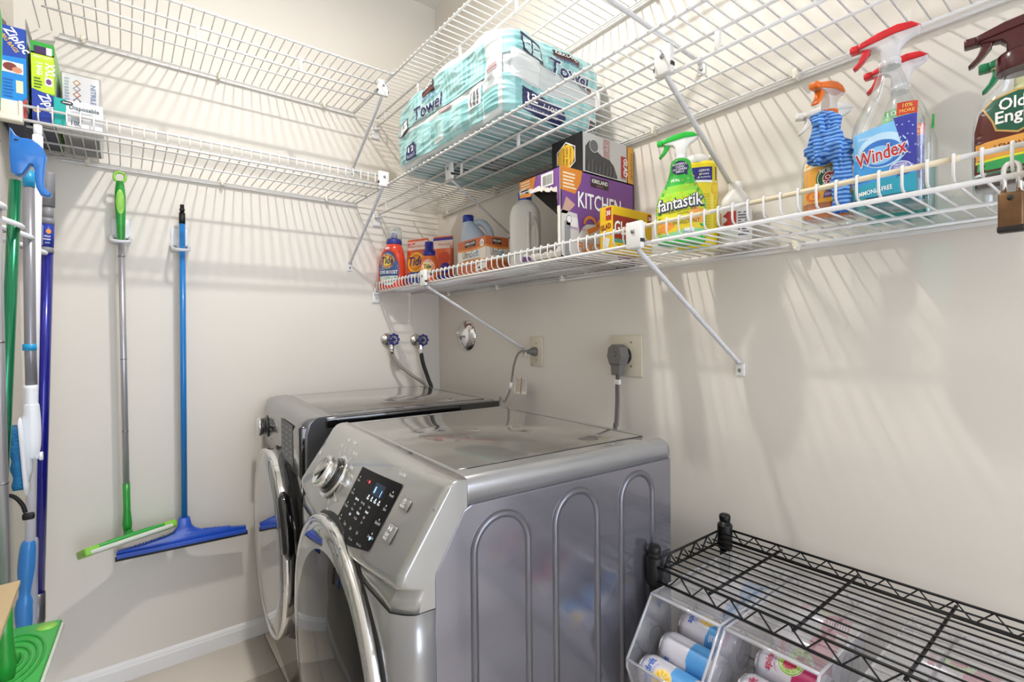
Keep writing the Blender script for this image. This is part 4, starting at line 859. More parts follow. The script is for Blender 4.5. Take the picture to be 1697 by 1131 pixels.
for fn, nm in ((fL, 'L'), (fF, 'F')):
    p = Print(fn, .014, step=.0005, eps=.0006); K = 20
    def wv(b0, b1, f0, f1, ph_=0): 
        top = [(i/K, b1+f1*math.sin(i/K*5+ph_)) for i in range(K+1)]; bot = [(i/K, b0+f0*math.sin(i/K*4+ph_+1)) for i in range(K+1)]
        for i in range(K): p.poly([bot[i], bot[i+1], top[i+1], top[i]], (AQ, AQ, AQ2)[i % 3], 0)
    m0, m1 = (.05, .95)
    def S(x, y): return (m0+(m1-m0)*x, y)
    if nm == 'L':
        wv(.50, .86, .02, .03); wv(.06, .42, .03, .04, 1.)
        for i in range(26): x = .15+.03*i; p.poly([(x, .55), (x+.008, .55), (x+.012, .84), (x+.006, .84)], AQ3, 1)
        for i in range(14): x = .1+.06*i; p.poly([(x, .10), (x+.012, .08), (x+.020, .34), (x+.014, .36)], AQ3 if i % 2 else AQ2, 1)
        p.poly([(.86, .0), (1, .0), (1, 1), (.88, 1)], '#d3dada', 2); p.poly([(.87, .08), (.97, .08), (.97, .32), (.87, .30)], AQ2, 3)
        p.poly([(.34, .90), (.46, .88), (.46, .75), (.34, .77)], '#3c2a2a', 4); p.rect(.345, .77, .455, .80, '#7a3a30', 5); p.text('KIRKLAND', .40, .83, .052, '#ffffff', 7, .01, fit=.10)
        p.text('PREMIUM', .405, .69, .05, '#5f6fae', 6, fit=.12)
        for bo, c, l in ((.05, WH, 5), (.02, NV, 7)): p.text('Towel', .40, .53, .16, c, l, bo, fit=.25)
        p.poly([(.07, .62), (.19, .66), (.20, .50), (.08, .46)], '#2c3348', 5); p.poly([(.078, .605), (.128, .62), (.132, .50), (.085, .48)], WH, 6); p.poly([(.136, .622), (.183, .64), (.192, .515), (.140, .50)], WH, 6)
        p.poly([(.16, .10), (.28, .08), (.285, .20), (.255, .30), (.18, .28)], NV, 5); p.text('12', .215, .19, .07, '#ffffff', 7, .02, fit=.06); p.text('ROLLS', .222, .115, .045, '#c9d4ee', 7, fit=.09)
        p.poly([(.76, .20), (.85, .22), (.85, .46), (.76, .44)], '#eef2f2', 5); p.rect(.775, .23, .835, .40, '#6e7174', 6); p.rect(.785, .23, .80, .40, '#c4c7c9', 7); p.rect(.815, .23, .825, .40, '#c4c7c9', 7); p.ell(.805, .41, .028, .025, '#d9dcdd', 7)
        p.rect(.50, .43, .60, .47, '#b9a6a6', 3); p.rect(.44, .10, .54, .16, '#dfe7e6', 3); p.rect(.885, .50, .96, .58, '#a58f92', 5); p.lines(.895, .35, .95, .49, 8, '#8f9698', 5)
    else:
        wv(.62, .97, .03, .02, .5); wv(.03, .40, .03, .05, 2.2)
        p.poly([(.06, .40), (.30, .36), (.30, .68), (.06, .70)], '#d6dbd9', 2)
        p.poly([(.15, .92), (.32, .84), (.34, .62), (.16, .70)], '#2c3348', 4); p.poly([(.165, .86), (.235, .83), (.238, .69), (.172, .72)], AQ3, 5); p.poly([(.248, .825), (.315, .79), (.325, .645), (.250, .685)], AQ3, 5); p.rect(.18, .775, .225, .785, '#2c3348', 6); p.rect(.26, .75, .31, .76, '#2c3348', 6)
        p.poly([(.46, .90), (.70, .86), (.70, .775), (.46, .815)], '#3a2626', 4); p.poly([(.46, .828), (.70, .79), (.70, .775), (.46, .815)], '#7a3a30', 5); p.text('KIRKLAND', .58, .828, .042, '#ffffff', 7, .01, fit=.21, rot=-.16)
        p.text('PREMIUM', .60, .755, .040, '#4f5f8e', 6, rot=-.14, fit=.24)
        for bo, c, l in ((.06, WH, 5), (.022, NV, 7)): p.text('Towel', .60, .575, .165, c, l, bo, fit=.40, rot=-.12)
        p.poly([(.16, .10), (.50, .02), (.56, .12), (.53, .24), (.16, .34)], NV, 4); p.text('12', .24, .195, .095, '#ffffff', 7, .02, fit=.09); p.text('/ 10%', .42, .16, .06, '#ffffff', 7, fit=.16, rot=-.08); p.text('BIG ROLLS VS. LEADING', .34, .105, .03, '#d6ddf0', 7, fit=.28, rot=-.12)
        p.poly([(.78, .55), (.93, .52), (.93, .58), (.78, .61)], '#e9e4e4', 4); p.rect(.79, .55, .84, .60, '#6a3a38', 5); p.rect(.80, .08, .92, .26, '#e9ecec', 3)
        for i in range(12): p.rect(.812+.008*i, .10, .816+.008*i+(.002 if i % 3 else 0), .22, '#33373b', 5)
    p.build(t, 'film_print')
p = Print(fB, .12, step=.0008, eps=.002); p.rect(.04, .04, .96, .96, AQ3, 0)

for i in range(6): p.rect(.05, .06+.15*i, .95, .13+.15*i, AQ2 if i % 2 else AQ, 1)
p.rect(.50, .42, .72, .60, '#5d6a70', 2); p.lines(.52, .44, .70, .58, 8, '#c3cfd2', 3); p.rect(.35, .66, .48, .78, '#3d4a55', 2); p.build(t, 'film_print')

# ------------------------------------------------------------------ boxes on the lower back shelf
ZB = 1.8345
t = empty('storage_bag_box', 'tall dark blue zip bag box standing at the left end of the shelf', 'box', (-1.531, -.325, ZB))
carton(t, 0, .052, 0, .27, .245, mat('blue_card', '#1d3f94', .35))
b = MB(); b.box((.050, .02, .20), (.0515, .25, .285), bev=.0004, seg=1)
b.build('open_flap', mat('card_grey', '#8b8a84', .7), t)
b = MB(); b.add([(0, .002, .245), (0, .26, .245), (.004, .26, .285), (.006, .06, .282), (.006, .002, .262)], [(0, 1, 2, 3, 4)]); b.add([(-.001, .002, .245), (-.001, .26, .245), (.003, .26, .285), (.005, .06, .282), (.005, .002, .262)], [(4, 3, 2, 1, 0)]); b.build('open_flap', mat('card_grey', '#8b8a84', .7), t)
L, F = faces(0, .052, 0, .27, .245)
p = Print(F); p.rect(0, .0, .052, .245, '#2146a3', 0); p.poly([(0, .035), (.02, .030), (.04, .042), (.052, .058), (.052, .165), (0, .160)], '#1c86d2', 1); p.poly([(0, 0), (.052, 0), (.052, .056), (.04, .040), (.02, .028), (0, .033)], '#b4453c', 1)
p.text('Ziploc', .028, .205, .021, '#ffffff', 4, .02, rot=-.95, fit=.072, shear=.1); p.text('BIG BAGS', .017, .195, .010, '#d9b34a', 4, .02, rot=-.95, fit=.05); p.rect(.004, .118, .046, .148, '#e4d8d2', 3); p.ell(.02, .134, .014, .011, '#7a3a34', 4); p.ell(.034, .128, .010, .008, '#c98a6a', 5)
p.rect(.031, .066, .045, .100, '#e6d9b4', 3); p.lines(.006, .05, .026, .105, 6, '#1a5fa8', 3); p.build(t)
p = Print(plane((.052, 0, 0), (0, 1, 0), (0, 0, 1))); p.rect(.0, .0, .27, .245, '#b9c0cc', 0); p.rect(0, 0, .012, .245, '#1e8fcf', 1); p.rect(.012, 0, .27, .06, '#22408f', 1); p.text('ZIPLOC', .05, .02, .03, '#ffffff', 3, shear=.2); p.lines(.02, .08, .2, .23, 8, '#5a6678', 2); p.build(t)
p = Print(plane((0, .27, 0), (1, 0, 0), (0, -1, 0))); p.rect(.001, .001, .051, .269, '#191a2c', 0); p.lines(.006, .03, .046, .24, 12, '#4a4c6a', 1); p.build(t)
t = empty('storage_bag_box', 'lime green and blue extra large zip bag box beside the dark blue one', 'box', (-1.470, -.318, ZB))
carton(t, 0, .048, 0, .265, .225, mat('green_card', '#6fae2e', .35))
b = MB(); b.add([(.0, .004, .226), (.046, .004, .226), (.048, .05, .262), (.012, .06, .258)], [(0, 1, 2, 3)]); b.add([(.0, .006, .225), (.046, .006, .225), (.048, .052, .261), (.012, .062, .257)], [(3, 2, 1, 0)]); b.build('open_flap', mat('card_grey', '#8b8a84', .7), t)
L, F = faces(0, .048, 0, .265, .225)
p = Print(F); p.rect(0, .085, .048, .195, '#b9d62c', 0); p.rect(0, .19, .048, .225, '#2f9a36', 0); p.poly([(0, 0), (.048, 0), (.048, .080), (.024, .085), (0, .092)], '#223f9c', 1); p.rect(.006, .192, .032, .213, '#3c2550', 2); p.rect(.032, .192, .044, .213, '#d9cfe4', 2)
p.text('HEAVY DUTY', .024, .180, .006, '#ffffff', 3, fit=.038); p.text('XXL', .030, .150, .020, '#f4f7ee', 4, .02, rot=-PI/2, fit=.04); p.text('3 BAGS', .012, .150, .011, '#f4f7ee', 4, .02, rot=-PI/2, fit=.036); p.rect(.028, .105, .044, .128, '#e2dce8', 3); p.ell(.036, .117, .006, .008, '#6a3f7c', 4); p.lines(.005, .095, .022, .128, 4, '#4c6f1c', 3)
p.text('Ziploc', .028, .046, .022, '#ffffff', 4, .02, rot=-1.1, fit=.066, shear=.1); p.ell(.010, .03, .008, .005, '#d9b07a', 3); p.build(t)
p = Print(plane((.048, 0, 0), (0, 1, 0), (0, 0, 1))); p.rect(0, 0, .265, .225, '#87bd6a', 0); p.poly([(.02, .0), (.10, .0), (.12, .10), (.06, .15), (.02, .08)], '#3d2f6a', 1); p.text('Ziploc', .17, .12, .05, '#d9e8c8', 2, .02, fit=.15); p.build(t)
p = Print(plane((0, .265, 0), (1, 0, 0), (0, -1, 0))); p.rect(.001, .001, .047, .264, '#191b33', 0); p.lines(.006, .03, .042, .22, 12, '#4a4c6a', 1); p.rect(.006, .225, .042, .25, '#c9c6bd', 1); p.build(t)
t = empty('glove_box', 'clear wrapped white box with small coloured diamonds and blue lettering', 'box', (-1.412, -.235, ZB))
carton(t, 0, .085, 0, .19, .188, mat('white_card', '#dcdadb', .3, coat=.4))
L, F = faces(0, .085, 0, .19, .188)
p = Print(F); 
for i, c in enumerate(('#b98a62', '#7f8a99', '#a85a48', '#33477a')): p.poly([(.034+dx, .165-.018*i+dz) for dx, dz in ((0, .010), (.010, 0), (0, -.010), (-.010, 0))], c, 1); p.poly([(.034+dx*.6, .165-.018*i+dz*.6) for dx, dz in ((0, .010), (.010, 0), (0, -.010), (-.010, 0))], '#e4d9cf', 2)
p.text('NITRILE', .066, .138, .013, '#5b7aa6', 3, .01, rot=-PI/2, fit=.06); p.lines(.006, .10, .018, .18, 9, '#9aa6bd', 2); p.ell(.05, .088, .030, .008, '#c98e68', 1); p.build(t)
b = MB(); b.box((-.003, -.004, 0), (.090, .196, .193), bev=.005); b.build('clear_wrap', clearmat('wrap_film', (.97, .97, .98), .16, .12), t)
t = empty('glove_box', 'low white and teal box of disposable gloves at the shelf lip', 'box', (-1.424, -.327, ZB))
carton(t, 0, .108, 0, .085, .076, mat('white_card', '#dcdadb', .3))
L, F = faces(0, .108, 0, .085, .076)
p = Print(F); p.rect(0, 0, .026, .076, '#1aa59c', 0); p.ell(.028, .066, .014, .006, '#2a2d30', 2); p.rect(.019, .0645, .037, .0675, '#c9cccc', 4); p.text('Disposable', .066, .051, .012, '#23494e', 3, .012, fit=.066); p.text('LATEX GLOVES', .060, .041, .005, '#4d6a70', 3, fit=.048); p.lines(.036, .018, .062, .036, 4, '#93a0a4', 2); p.text('100', .046, .006, .012, '#2b4a50', 3, .01); p.build(t)
p = Print(plane((0, .085, 0), (0, -1, 0), (0, 0, 1))); p.rect(0, 0, .085, .076, '#17958d', 0); p.build(t)

# ------------------------------------------------------------------ things hung on the back wall
HOLD = mat('white_holder', '#e6e8ec', .35)
def holder(label, loc, rz=0., group=None):
    t = empty('mop_holder', label, 'holder', loc, rz, group)
    m = MB(); m.box((-.027, -.007, -.045), (.027, 0, .045), bev=.005); pl_ = m.build('base_plate', HOLD, t)
    m = MB(); m.box((-.018, -.010, -.030), (.018, -.006, -.010), bev=.0015); m.build('latch', HOLD, pl_)
    pth = smooth_path([(-.0255, -.005, -.018), (-.027, -.040, -.030), (-.0255, -.078, -.043), (-.014, -.096, -.049), (.010, -.097, -.049), (.024, -.090, -.047)], 5)
    m = MB(); m.tube(pth, [.0055]*len(pth), 8, flat=1.); m.tube(smooth_path([(.0255, -.005, -.018), (.027, -.035, -.028), (.026, -.055, -.034)], 4), .005, 8)
    m.tube([(-.022, -.05, -.036), (.02, -.05, -.036)], .0035, 6); m.build('loop', HOLD, t)
    m = MB(); m.box((-.020, -.056, -.040), (-.012, -.046, -.030), bev=.002); m.box((.012, -.056, -.040), (.020, -.046, -.030), bev=.002); m.build('grip_roller', mat('grey_rubber', '#77757a', .6), t)
    return t
holder('white mop holder on the back wall gripping the green-handled mop pole', (-1.280, 0, 1.600))
holder('white mop holder on the back wall gripping the bright blue squeegee pole', (-1.107, 0, 1.588))
ALU = mat('brushed_aluminium', '#b9b9be', .32, .6); GHD = pl('#2e9a3c', .3, coat=.3); GLT = pl('#93cf5a', .35); LIME = pl('#8fd24a', .35)
def pole(t, pts, r, m, name='pole', n=14): b = MB(); b.tube(pts, r, n); return b.build(name, m, t)
def flat_mop(name, label, loc, zt, zb, plate_M, dx=0., L=.285, Wd=.105):
    """silver pole with soft green grip and a flat green plate with a white pad; local origin at the pole foot"""
    t = empty(name, label, 'mop', loc)
    H = zt-zb
    B = Bottle(ease([(H-.235, .0105, .0105, 2), (H-.20, .012, .012, 2), (H-.12, .0150, .0150, 2), (H-.075, .0150, .0150, 2), (H-.045, .012, .012, 2), (H-.032, .009, .009, 2)], 5)); B.mesh(n=20).build('grip', GHD, t)
    p = Print(B.front, .01, eps=.0012); p.ell(0, H-.105, .0105, .042, GLT, 1, 24); p.build(t, 'grip_inlay')
    b = MB(); b.tube([(.0155*math.cos(R(a)), 0, H-.018+.0175*math.sin(R(a))) for a in range(0, 360, 15)], .0042, 8, closed=True); b.build('hang_loop', LIME, t)
    pole(t, [(0, 0, .17), (-dx*0, 0, H-.22)], .0092, ALU)
    b = MB(); 
    for z in (.35, .60, H-.29): b.lathe([(.0098, z), (.0098, z+.003)], 16)
    b.build('pole_joint', mat('joint_grey', '#8c8c92', .35, 1), t)
    pole(t, [(0, 0, -.004), (0, 0, .03), (0, 0, .08), (0, 0, .172)], [.011, .014, .0105, .0105], GHD, 'socket')
    b = MB(); k = b.box((-Wd/2, -L/2, -.006), (Wd/2, L/2, .004), bev=.004); b.xf(k, plate_M); pt = b.build('plate', pl('#3fb24e', .35), t)
    b = MB(); k = b.box((-Wd/2-.004, -L/2-.006, -.020), (Wd/2+.004, L/2+.006, -.006), bev=.005); b.xf(k, plate_M); b.build('pad', mat('white_microfibre', '#dfe6d8', .9, bump=.6, bscale=400), t)
    b = MB()
    for q in range(4):
        rx, ry = Wd/2*(.34+.17*q), L/2*(.22+.16*q); k = b.tube([(rx*math.cos(2*PI*j/32), ry*math.sin(2*PI*j/32), .005) for j in range(32)], .0022, 6, closed=True); b.xf(k, plate_M)
    b.build('plate_rib', pl('#35a544', .35), pt)
    for sx in (-1, 1):
        for sy in (-1, 1): 
            b = MB(); k = b.lathe([(.017, .002), (.017, .0055), (0, .0058)], 20); b.xf(k, plate_M @ Matrix.Translation((sx*(Wd/2-.021), sy*(L/2-.026), 0))); b.build('pad_clip', GLT, pt)
    b = MB(); k = b.tube([(-.016, 0, .010), (.016, 0, .010)], .010, 12); b.xf(k, plate_M); b.build('joint', GHD, t)
    return t
# plate seen edge-on below the hanging pole: long axis a, short axis along the wall-ward slope
a_ = Vector((.245, .085, .012)).normalized(); s_ = Vector((0, .93, -.34)); s_ = (s_-a_*s_.dot(a_)).normalized(); n_ = a_.cross(s_)
PM = Matrix((s_, a_, n_)).transposed().to_4x4(); PM.translation = Vector((.004, -.030, -.004))
gm = flat_mop('flat_mop', 'silver mop pole with green grip on the back wall, its flat head seen edge-on', (-1.280, -.072, .548), 1.792, .548, PM, L=.225, Wd=.085)
for o in list(gm.children):
    if o.name.startswith('plate'):
        pass
# lime end caps of that plate
for sy in (-1, 1):
    b = MB(); k = b.box((-.044, sy*.112-.020, -.021), (.044, sy*.112+.020, .005), bev=.005); b.xf(k, PM); b.build('pad_end', LIME, gm)
# blue squeegee
t = empty('floor_squeegee', 'bright blue floor squeegee with black top on its pole, hanging on the back wall', 'squeegee', (-1.1145, -.070, .512))
BLU = pl('#1779c4', .3, coat=.3); BL2 = pl('#1f55c8', .3, coat=.3)
pole(t, [(0, 0, .03), (.0114, 0, 1.13)], .0098, BLU); pole(t, [(.0114, 0, 1.125), (.0118, 0, 1.165)], .0102, mat('black_plastic', '#15151a', .4), 'pole_cap')
b = MB(); b.tube([(.0118, 0, 1.163), (.0119, 0, 1.172), (.012, 0, 1.173), (.012, 0, 1.180), (.0122, 0, 1.181), (.0122, 0, 1.195)], [.007, .007, .0085, .0085, .007, .0065], 14); b.build('pole_tip', mat('black_plastic', '#15151a', .4), t)
hd = [(-.198, -.030), (.200, -.038), (.200, -.030), (.10, -.014), (.055, -.008), (.034, .004), (.022, .018), (.016, .05), (-.016, .05), (-.022, .018), (-.036, .002), (-.06, -.006), (-.12, -.016), (-.192, -.020)]
b = MB(); b.prism(hd, -.012, .012, 'y', bev=.003, sm=True); h_ = b.build('head', BL2, t)
b = MB(); b.prism([(-.196, -.044), (.200, -.052), (.200, -.037), (-.196, -.029)], -.020, -.006, 'y', bev=.002); b.build('blade_clamp', BL2, h_)
b = MB(); b.prism([(-.200, -.052), (.204, -.060), (.204, -.046), (-.200, -.038)], -.017, -.009, 'y'); b.build('rubber_blade', RUB, h_)
b = MB()
for i in range(12):
    for s in (-1, 1):
        x = s*(.062+.0075*i); z = -.0065-.0075*i*.14-(.002 if s > 0 else 0); b.box((x-.0022, -.006, z-.004), (x+.0022, .006, z+.0035), bev=.001, seg=1)
b.build('teeth', BL2, h_)['kind'] = 'stuff'

# water valves and hoses
BRS = mat('nickel', '#c9c6c0', .15, 1); BLW = mat('blue_handle', '#26307a', .35, coat=.4)
def valve(label, x, z):
    t = empty('water_valve', label, 'valve', (x, 0, z)); T = lambda m, k, M: m.xf(k, M)
    ry = Matrix.Rotation(R(90), 4, 'X')
    m = MB(); k = m.lathe([(.033, 0), (.033, .003), (.026, .012), (.014, .018), (.012, .020)], 32); m.xf(k, ry); m.build('wall_plate', CHR, t)
    m = MB(); k = m.lathe([(.010, .015), (.010, .045), (.014, .047), (.014, .062), (.009, .065), (.006, .075)], 18); m.xf(k, ry); m.tube([(0, -.054, 0), (0, -.056, -.022)], .0095, 12); m.build('valve_body', BRS, t)
    m = MB(); k = m.lathe([(.0125, 0), (.0125, .012), (.010, .014), (.010, .026)], 8, sm=False); m.xf(k, Matrix.Translation((0, -.0565, -.045))); m.build('hose_nut', BRS, t)
    m = MB(); pts = []
    for i in range(64):
        a = 2*PI*i/64; r = .0235+.0028*math.cos(8*a); pts.append((r*math.cos(a), -.082, r*math.sin(a)))
    m.tube(pts, .0042, 8, closed=True); w_ = m.build('handwheel', BLW, t)
    m = MB()
    for i in range(8): a = 2*PI*i/8; m.tube([(0, -.080, 0), (.021*math.cos(a), -.081, .021*math.sin(a))], .0022, 6)
    k = m.lathe([(.007, 0), (.007, .010), (0, .012)], 14); m.xf(k, Matrix.Translation((0, -.076, 0)) @ ry); m.build('spokes', BLW, w_)
valve('left chrome water valve with a blue wheel, feeding the braided hose', -.287, 1.202)
valve('right chrome water valve with a blue wheel, feeding the black hose', -.135, 1.197)
t = empty('water_hose', 'braided steel hose curving from the left valve down behind the dryer', 'hose', (-.287, -.0565, 1.157))
P_ = smooth_path([(0, 0, 0), (.004, 0, -.03), (.030, -.01, -.075), (.085, -.03, -.125), (.150, -.06, -.180), (.175, -.075, -.235), (.178, -.075, -.40)], 8)
braid = mat('braided_steel', '#a8a39c', .35, .8, bump=1., bscale=900, var=.35, vscale=260)
pole(t, P_, .0075, braid, 'braid', 12); pole(t, [(0, 0, .004), (0, 0, -.022)], .0095, BRS, 'ferrule')
t = empty('water_hose', 'black rubber hose dropping from the right valve behind the dryer', 'hose', (-.135, -.0565, 1.152))
pole(t, smooth_path([(0, 0, -.012), (.006, -.01, -.07), (.020, -.035, -.145), (.026, -.055, -.20), (.026, -.06, -.38)], 8), .0095, RUB, 'rubber_tube', 12); pole(t, [(0, 0, .004), (.001, 0, -.022)], .0105, mat('white_ferrule', '#d8d5ce', .4), 'ferrule')

# things on the right wall
t = empty('pipe_cover_plate', 'round domed chrome cover plate on the right wall', 'cover plate', (0, -.264, 1.215))
m = MB(); k = m.lathe([(.075, 0), (.075, .003), (.071, .007), (.060, .018), (.035, .027), (.012, .030), (0, .0305)], 48); m.xf(k, Matrix.Rotation(R(-90), 4, 'Y')); m.build('dome', CHR, t)
m = MB(); k = m.lathe([(.018, 0), (.018, .004), (.012, .006), (.010, .003), (0, .003)], 24); m.xf(k, Matrix.Translation((-.0235, .034, .010)) @ Matrix.Rotation(R(-70), 4, 'Y')); m.build('boss', CHR, t)
PLATE = mat('almond_plate', '#d2c9b4', .4); SLOT = mat('slot_dark', '#3a342c', .6)
def outlet(label, y, z, w, h):
    t = empty('wall_outlet', label, 'outlet', (0, y, z)); m = MB(); m.box((-.006, -w/2, -h/2), (0, w/2, h/2), bev=.003); m.build('cover_plate', PLATE, t)
    return t
def scr(t, y, z):
    m = MB(); k = m.lathe([(.0035, 0), (.003, .001), (0, .0012)], 10); m.xf(k, Matrix.Translation((-.006, y, z)) @ Matrix.Rotation(R(-90), 4, 'Y')); m.build('screw', STEEL, t)
t = outlet('narrow almond wall outlet holding the slim grey plug', -.769, 1.152, .074, .118); scr(t, 0, .033); scr(t, 0, -.033)
m = MB(); k = m.lathe([(.0175, 0), (.0175, .0015), (0, .0015)], 28); m.xf(k, Matrix.Translation((-.006, 0, 0)) @ Matrix.Rotation(R(-90), 4, 'Y')); m.build('socket_face', PLATE, t)
t = outlet('large square almond dryer outlet with a grey angled plug', -1.2095, 1.147, .128, .133); scr(t, .025, .028); scr(t, -.022, .044); scr(t, -.022, -.033)
m = MB(); k = m.lathe([(.030, 0), (.030, .004), (.026, .006), (0, .006)], 32); m.xf(k, Matrix.Translation((-.006, .006, 0)) @ Matrix.Rotation(R(-90), 4, 'Y')); m.build('socket_face', mat('socket_black', '#1d1c1b', .5), t)
CORD = mat('grey_cord', '#807a72', .5); PLG = mat('grey_plug', '#6f6c69', .5); BAND = mat('white_band', '#e2dfd8', .5)
t = empty('power_cord', 'slim grey power cord with a plug and a hanging paper tag', 'cord', (-.010, -.769, 1.152))
m = MB(); k = m.lathe([(.0165, 0), (.0165, .012), (.012, .022), (.0075, .040)], 18); m.xf(k, Matrix.Translation((0, 0, 0)) @ Matrix.Rotation(R(-90), 4, 'Y')); m.build('plug', PLG, t)
cp = smooth_path([(-.038, 0, 0), (-.052, .012, .004), (-.060, .035, -.010), (-.062, .058, -.055), (-.060, .073, -.105), (-.062, .083, -.150), (-.072, .105, -.200), (-.085, .13, -.26), (-.085, .13, -1.08)], 8)
pole(t, cp, .0042, CORD, 'cable', 10); pole(t, [(-.0605, .0775, -.122), (-.0625, .084, -.152)], .0062, BAND, 'band')
tp = plane((-.052, .064, -.098), (.12, -1, -.03), (.05, .10, 1)); m = MB(); f = tp
m.add([f(x, z, e) for e in (0, .0008) for x, z in ((.004, 0), (.064, -.004), (.058, -.066), (-.008, -.068))], [(0, 1, 2, 3), (7, 6, 5, 4), (0, 4, 5, 1), (1, 5, 6, 2), (2, 6, 7, 3), (3, 7, 4, 0)]); tg_ = m.build('paper_tag', mat('tag_paper', '#d3cfc4', .7), t)
p = Print(tp, eps=.0012); p.poly([(.036, -.002), (.040, -.002), (.032, -.066), (.028, -.066)], '#b0682c', 1); p.poly([(.010, -.001), (.0125, -.001), (.004, -.067), (.0015, -.067)], '#b0682c', 1); p.poly([(.040, -.006), (.060, -.008), (.055, -.055), (.036, -.055)], '#b9b5ac', 1); p.poly([(.014, -.006), (.034, -.006), (.028, -.06), (.008, -.06)], '#b4b0a6', 1); p.build(t, 'tag_print')
t = empty('power_cord', 'thick grey dryer cord with its angled plug, dropping straight behind the washer', 'cord', (-.012, -1.203, 1.150))
m = MB(); hexa = [(-.032, -.004), (-.024, .026), (-.010, .034), (.012, .034), (.026, .024), (.032, -.004), (.022, -.030), (-.022, -.030)]
m.prism(hexa, -.004, -.042, 'x', bev=.004, sm=False); m.prism([(-.021, -.028), (.021, -.028), (.016, -.062), (-.016, -.062)], -.010, -.038, 'x', bev=.004); pg = m.build('plug', PLG, t)
m = MB(); m.prism(arc(0, .004, .0095, 60, 300, 14)+arc(0, .004, .0075, 300, 60, 14), -.0425, -.0418, 'x'); m.build('plug_mark', mat('plug_dark', '#454341', .6), pg)
for s in (-.005, 0, .005): pole(t, smooth_path([(-.024, s, -.060), (-.026, .001+s, -.10), (-.030, -.002+s, -.15), (-.050, -.014+s, -.215), (-.062, -.018+s, -.30), (-.062, -.018+s, -1.08)], 6), .0034, PLG, 'conductor', 8)
m = MB(); m.box((-.031, -.0095, -.094), (-.020, .0105, -.078), bev=.002); m.build('band', BAND, t)

# ------------------------------------------------------------------ poles and holders along the left wall
for y, s in ((-1.0, 'nearest, at the silver mop pole'), (-.80, 'round the dark green pole'), (-.655, 'round the grey scrub brush pole'), (-.40, 'round the navy pole')):
    holder('white mop holder on the left wall, '+s, (XL, y, 1.505), R(90))
# silver pole flat mop seen from above
PM2 = Matrix.Rotation(R(-3), 4, 'Z') @ Matrix.Rotation(R(4), 4, 'Y'); PM2.translation = Vector((-.006, .055, .0))
flat_mop('flat_mop', 'silver mop pole at the left frame edge with a wide green plate seen from above', (-1.4530, -1.0, .615), 1.86, .615, PM2, L=.30, Wd=.115)
# dark green pole with blue trigger handle
t = empty('spray_mop', 'dark green pole topped by a blue trigger handle on the left wall', 'mop', (-1.4720, -.80, .60))
pole(t, [(-.020, 0, .14), (-.002, 0, .45), (.0225, 0, .95)], .0105, mat('green_metallic', '#117a52', .2, .6, coat=.5))
pp = [(17, 214), (21, 217), (27, 226), (36, 230), (46, 229), (56, 230), (66, 235), (74, 243), (79, 254), (77, 268), (74, 290), (73, 306), (76, 314), (83, 320), (87, 323), (84, 327), (76, 328), (66, 325), (60, 314), (58, 298), (58, 284), (55, 274), (50, 274), (44, 284), (38, 294), (29, 296), (18, 293), (16, 262)]
b = MB(); k = b.prism([(.0192+(x-20)*.00088, 1.0544-(z-215)*.00116) for x, z in pp], -.014, .014, 'y', bev=.0022, sm=True); b.build('trigger_handle', pl('#1f6fc0', .35, coat=.2), t)
b = MB(); b.box((.0235, -.0155, 1.030), (.0295, -.013, 1.0325), bev=.0005, seg=1); b.build('slot', DARK, t)
# grey scrub brush
t = empty('scrub_brush', 'grey pole with a white swivel head and blue bristles on the left wall', 'brush', (-1.4500, -.655, .86))
GP = mat('grey_pole', '#8d8c92', .3, .3); WP = pl('#e9ebf0', .3); CY = pl('#239bd2', .35)
pole(t, [(.0015, 0, .25), (.0012, 0, .34), (.0045, 0, .72)], .0105, GP); pole(t, [(.0, 0, .335), (.0, 0, .350)], .0125, CY, 'collar')
pole(t, [(.0045, 0, .712), (.0052, 0, .748)], .0112, CY, 'pole_cap'); pole(t, [(.0052, 0, .748), (.0054, 0, .790)], .0095, WP, 'pole_tip')
B = Bottle(ease([(.085, .009, .009, 2), (.11, .015, .014, 2), (.16, .0165, .015, 2), (.205, .0145, .014, 2), (.215, .0125, .0125, 2), (.255, .0125, .0125, 2)], 5)); o = B.mesh(n=20).build('handle_sleeve', WP, t)
b = MB(); b.tube([(-.012, 0, .09), (.014, 0, .088)], .007, 12); b.tube([(.012, 0, .088), (.018, 0, .088)], .010, 12); b.build('swivel', WP, t)
def slant(z): return -.013+.010*(.20-z)/.20-.006
b = MB(); b.loft([[(slant(z)+x*s, y*s, z) for x, y in ((-.003, -.026), (.003, -.026), (.004, 0), (.003, .026), (-.003, .026))] for z, s in ((.002, .4), (.008, .9), (.03, 1), (.13, 1), (.17, .95), (.182, .5))]); b.build('brush_plate', WP, t)
for z in (.045, .145):
    b = MB(); k = b.box((slant(z)+.002, -.005, z-.012), (slant(z)+.0055, .005, z+.012), bev=.002); b.build('release_button', pl('#5aa2dc', .35), t)
b = MB(); b.loft([[(slant(z)+x, y, z) for x, y in ((-.020+.002*math.sin(z*160), -.024), (-.004, -.025), (-.004, .025), (-.020+.002*math.sin(z*160), .024))] for z in [.02+.0075*i for i in range(20)]]); o = b.build('bristles', mat('blue_bristles', '#156a9e', .6, bump=1., bscale=250, var=.4, vscale=120), t)
b = MB(); b.loft([[(slant(z)+.001+x*s, y*s, z) for x, y in ((0, -.015), (.012, -.008), (.015, 0), (.012, .008), (0, .015))] for z, s in ((.03, .3), (.06, .8), (.10, 1), (.14, .7), (.17, .2))]); b.build('yoke', pl('#d3d5da', .3), t)
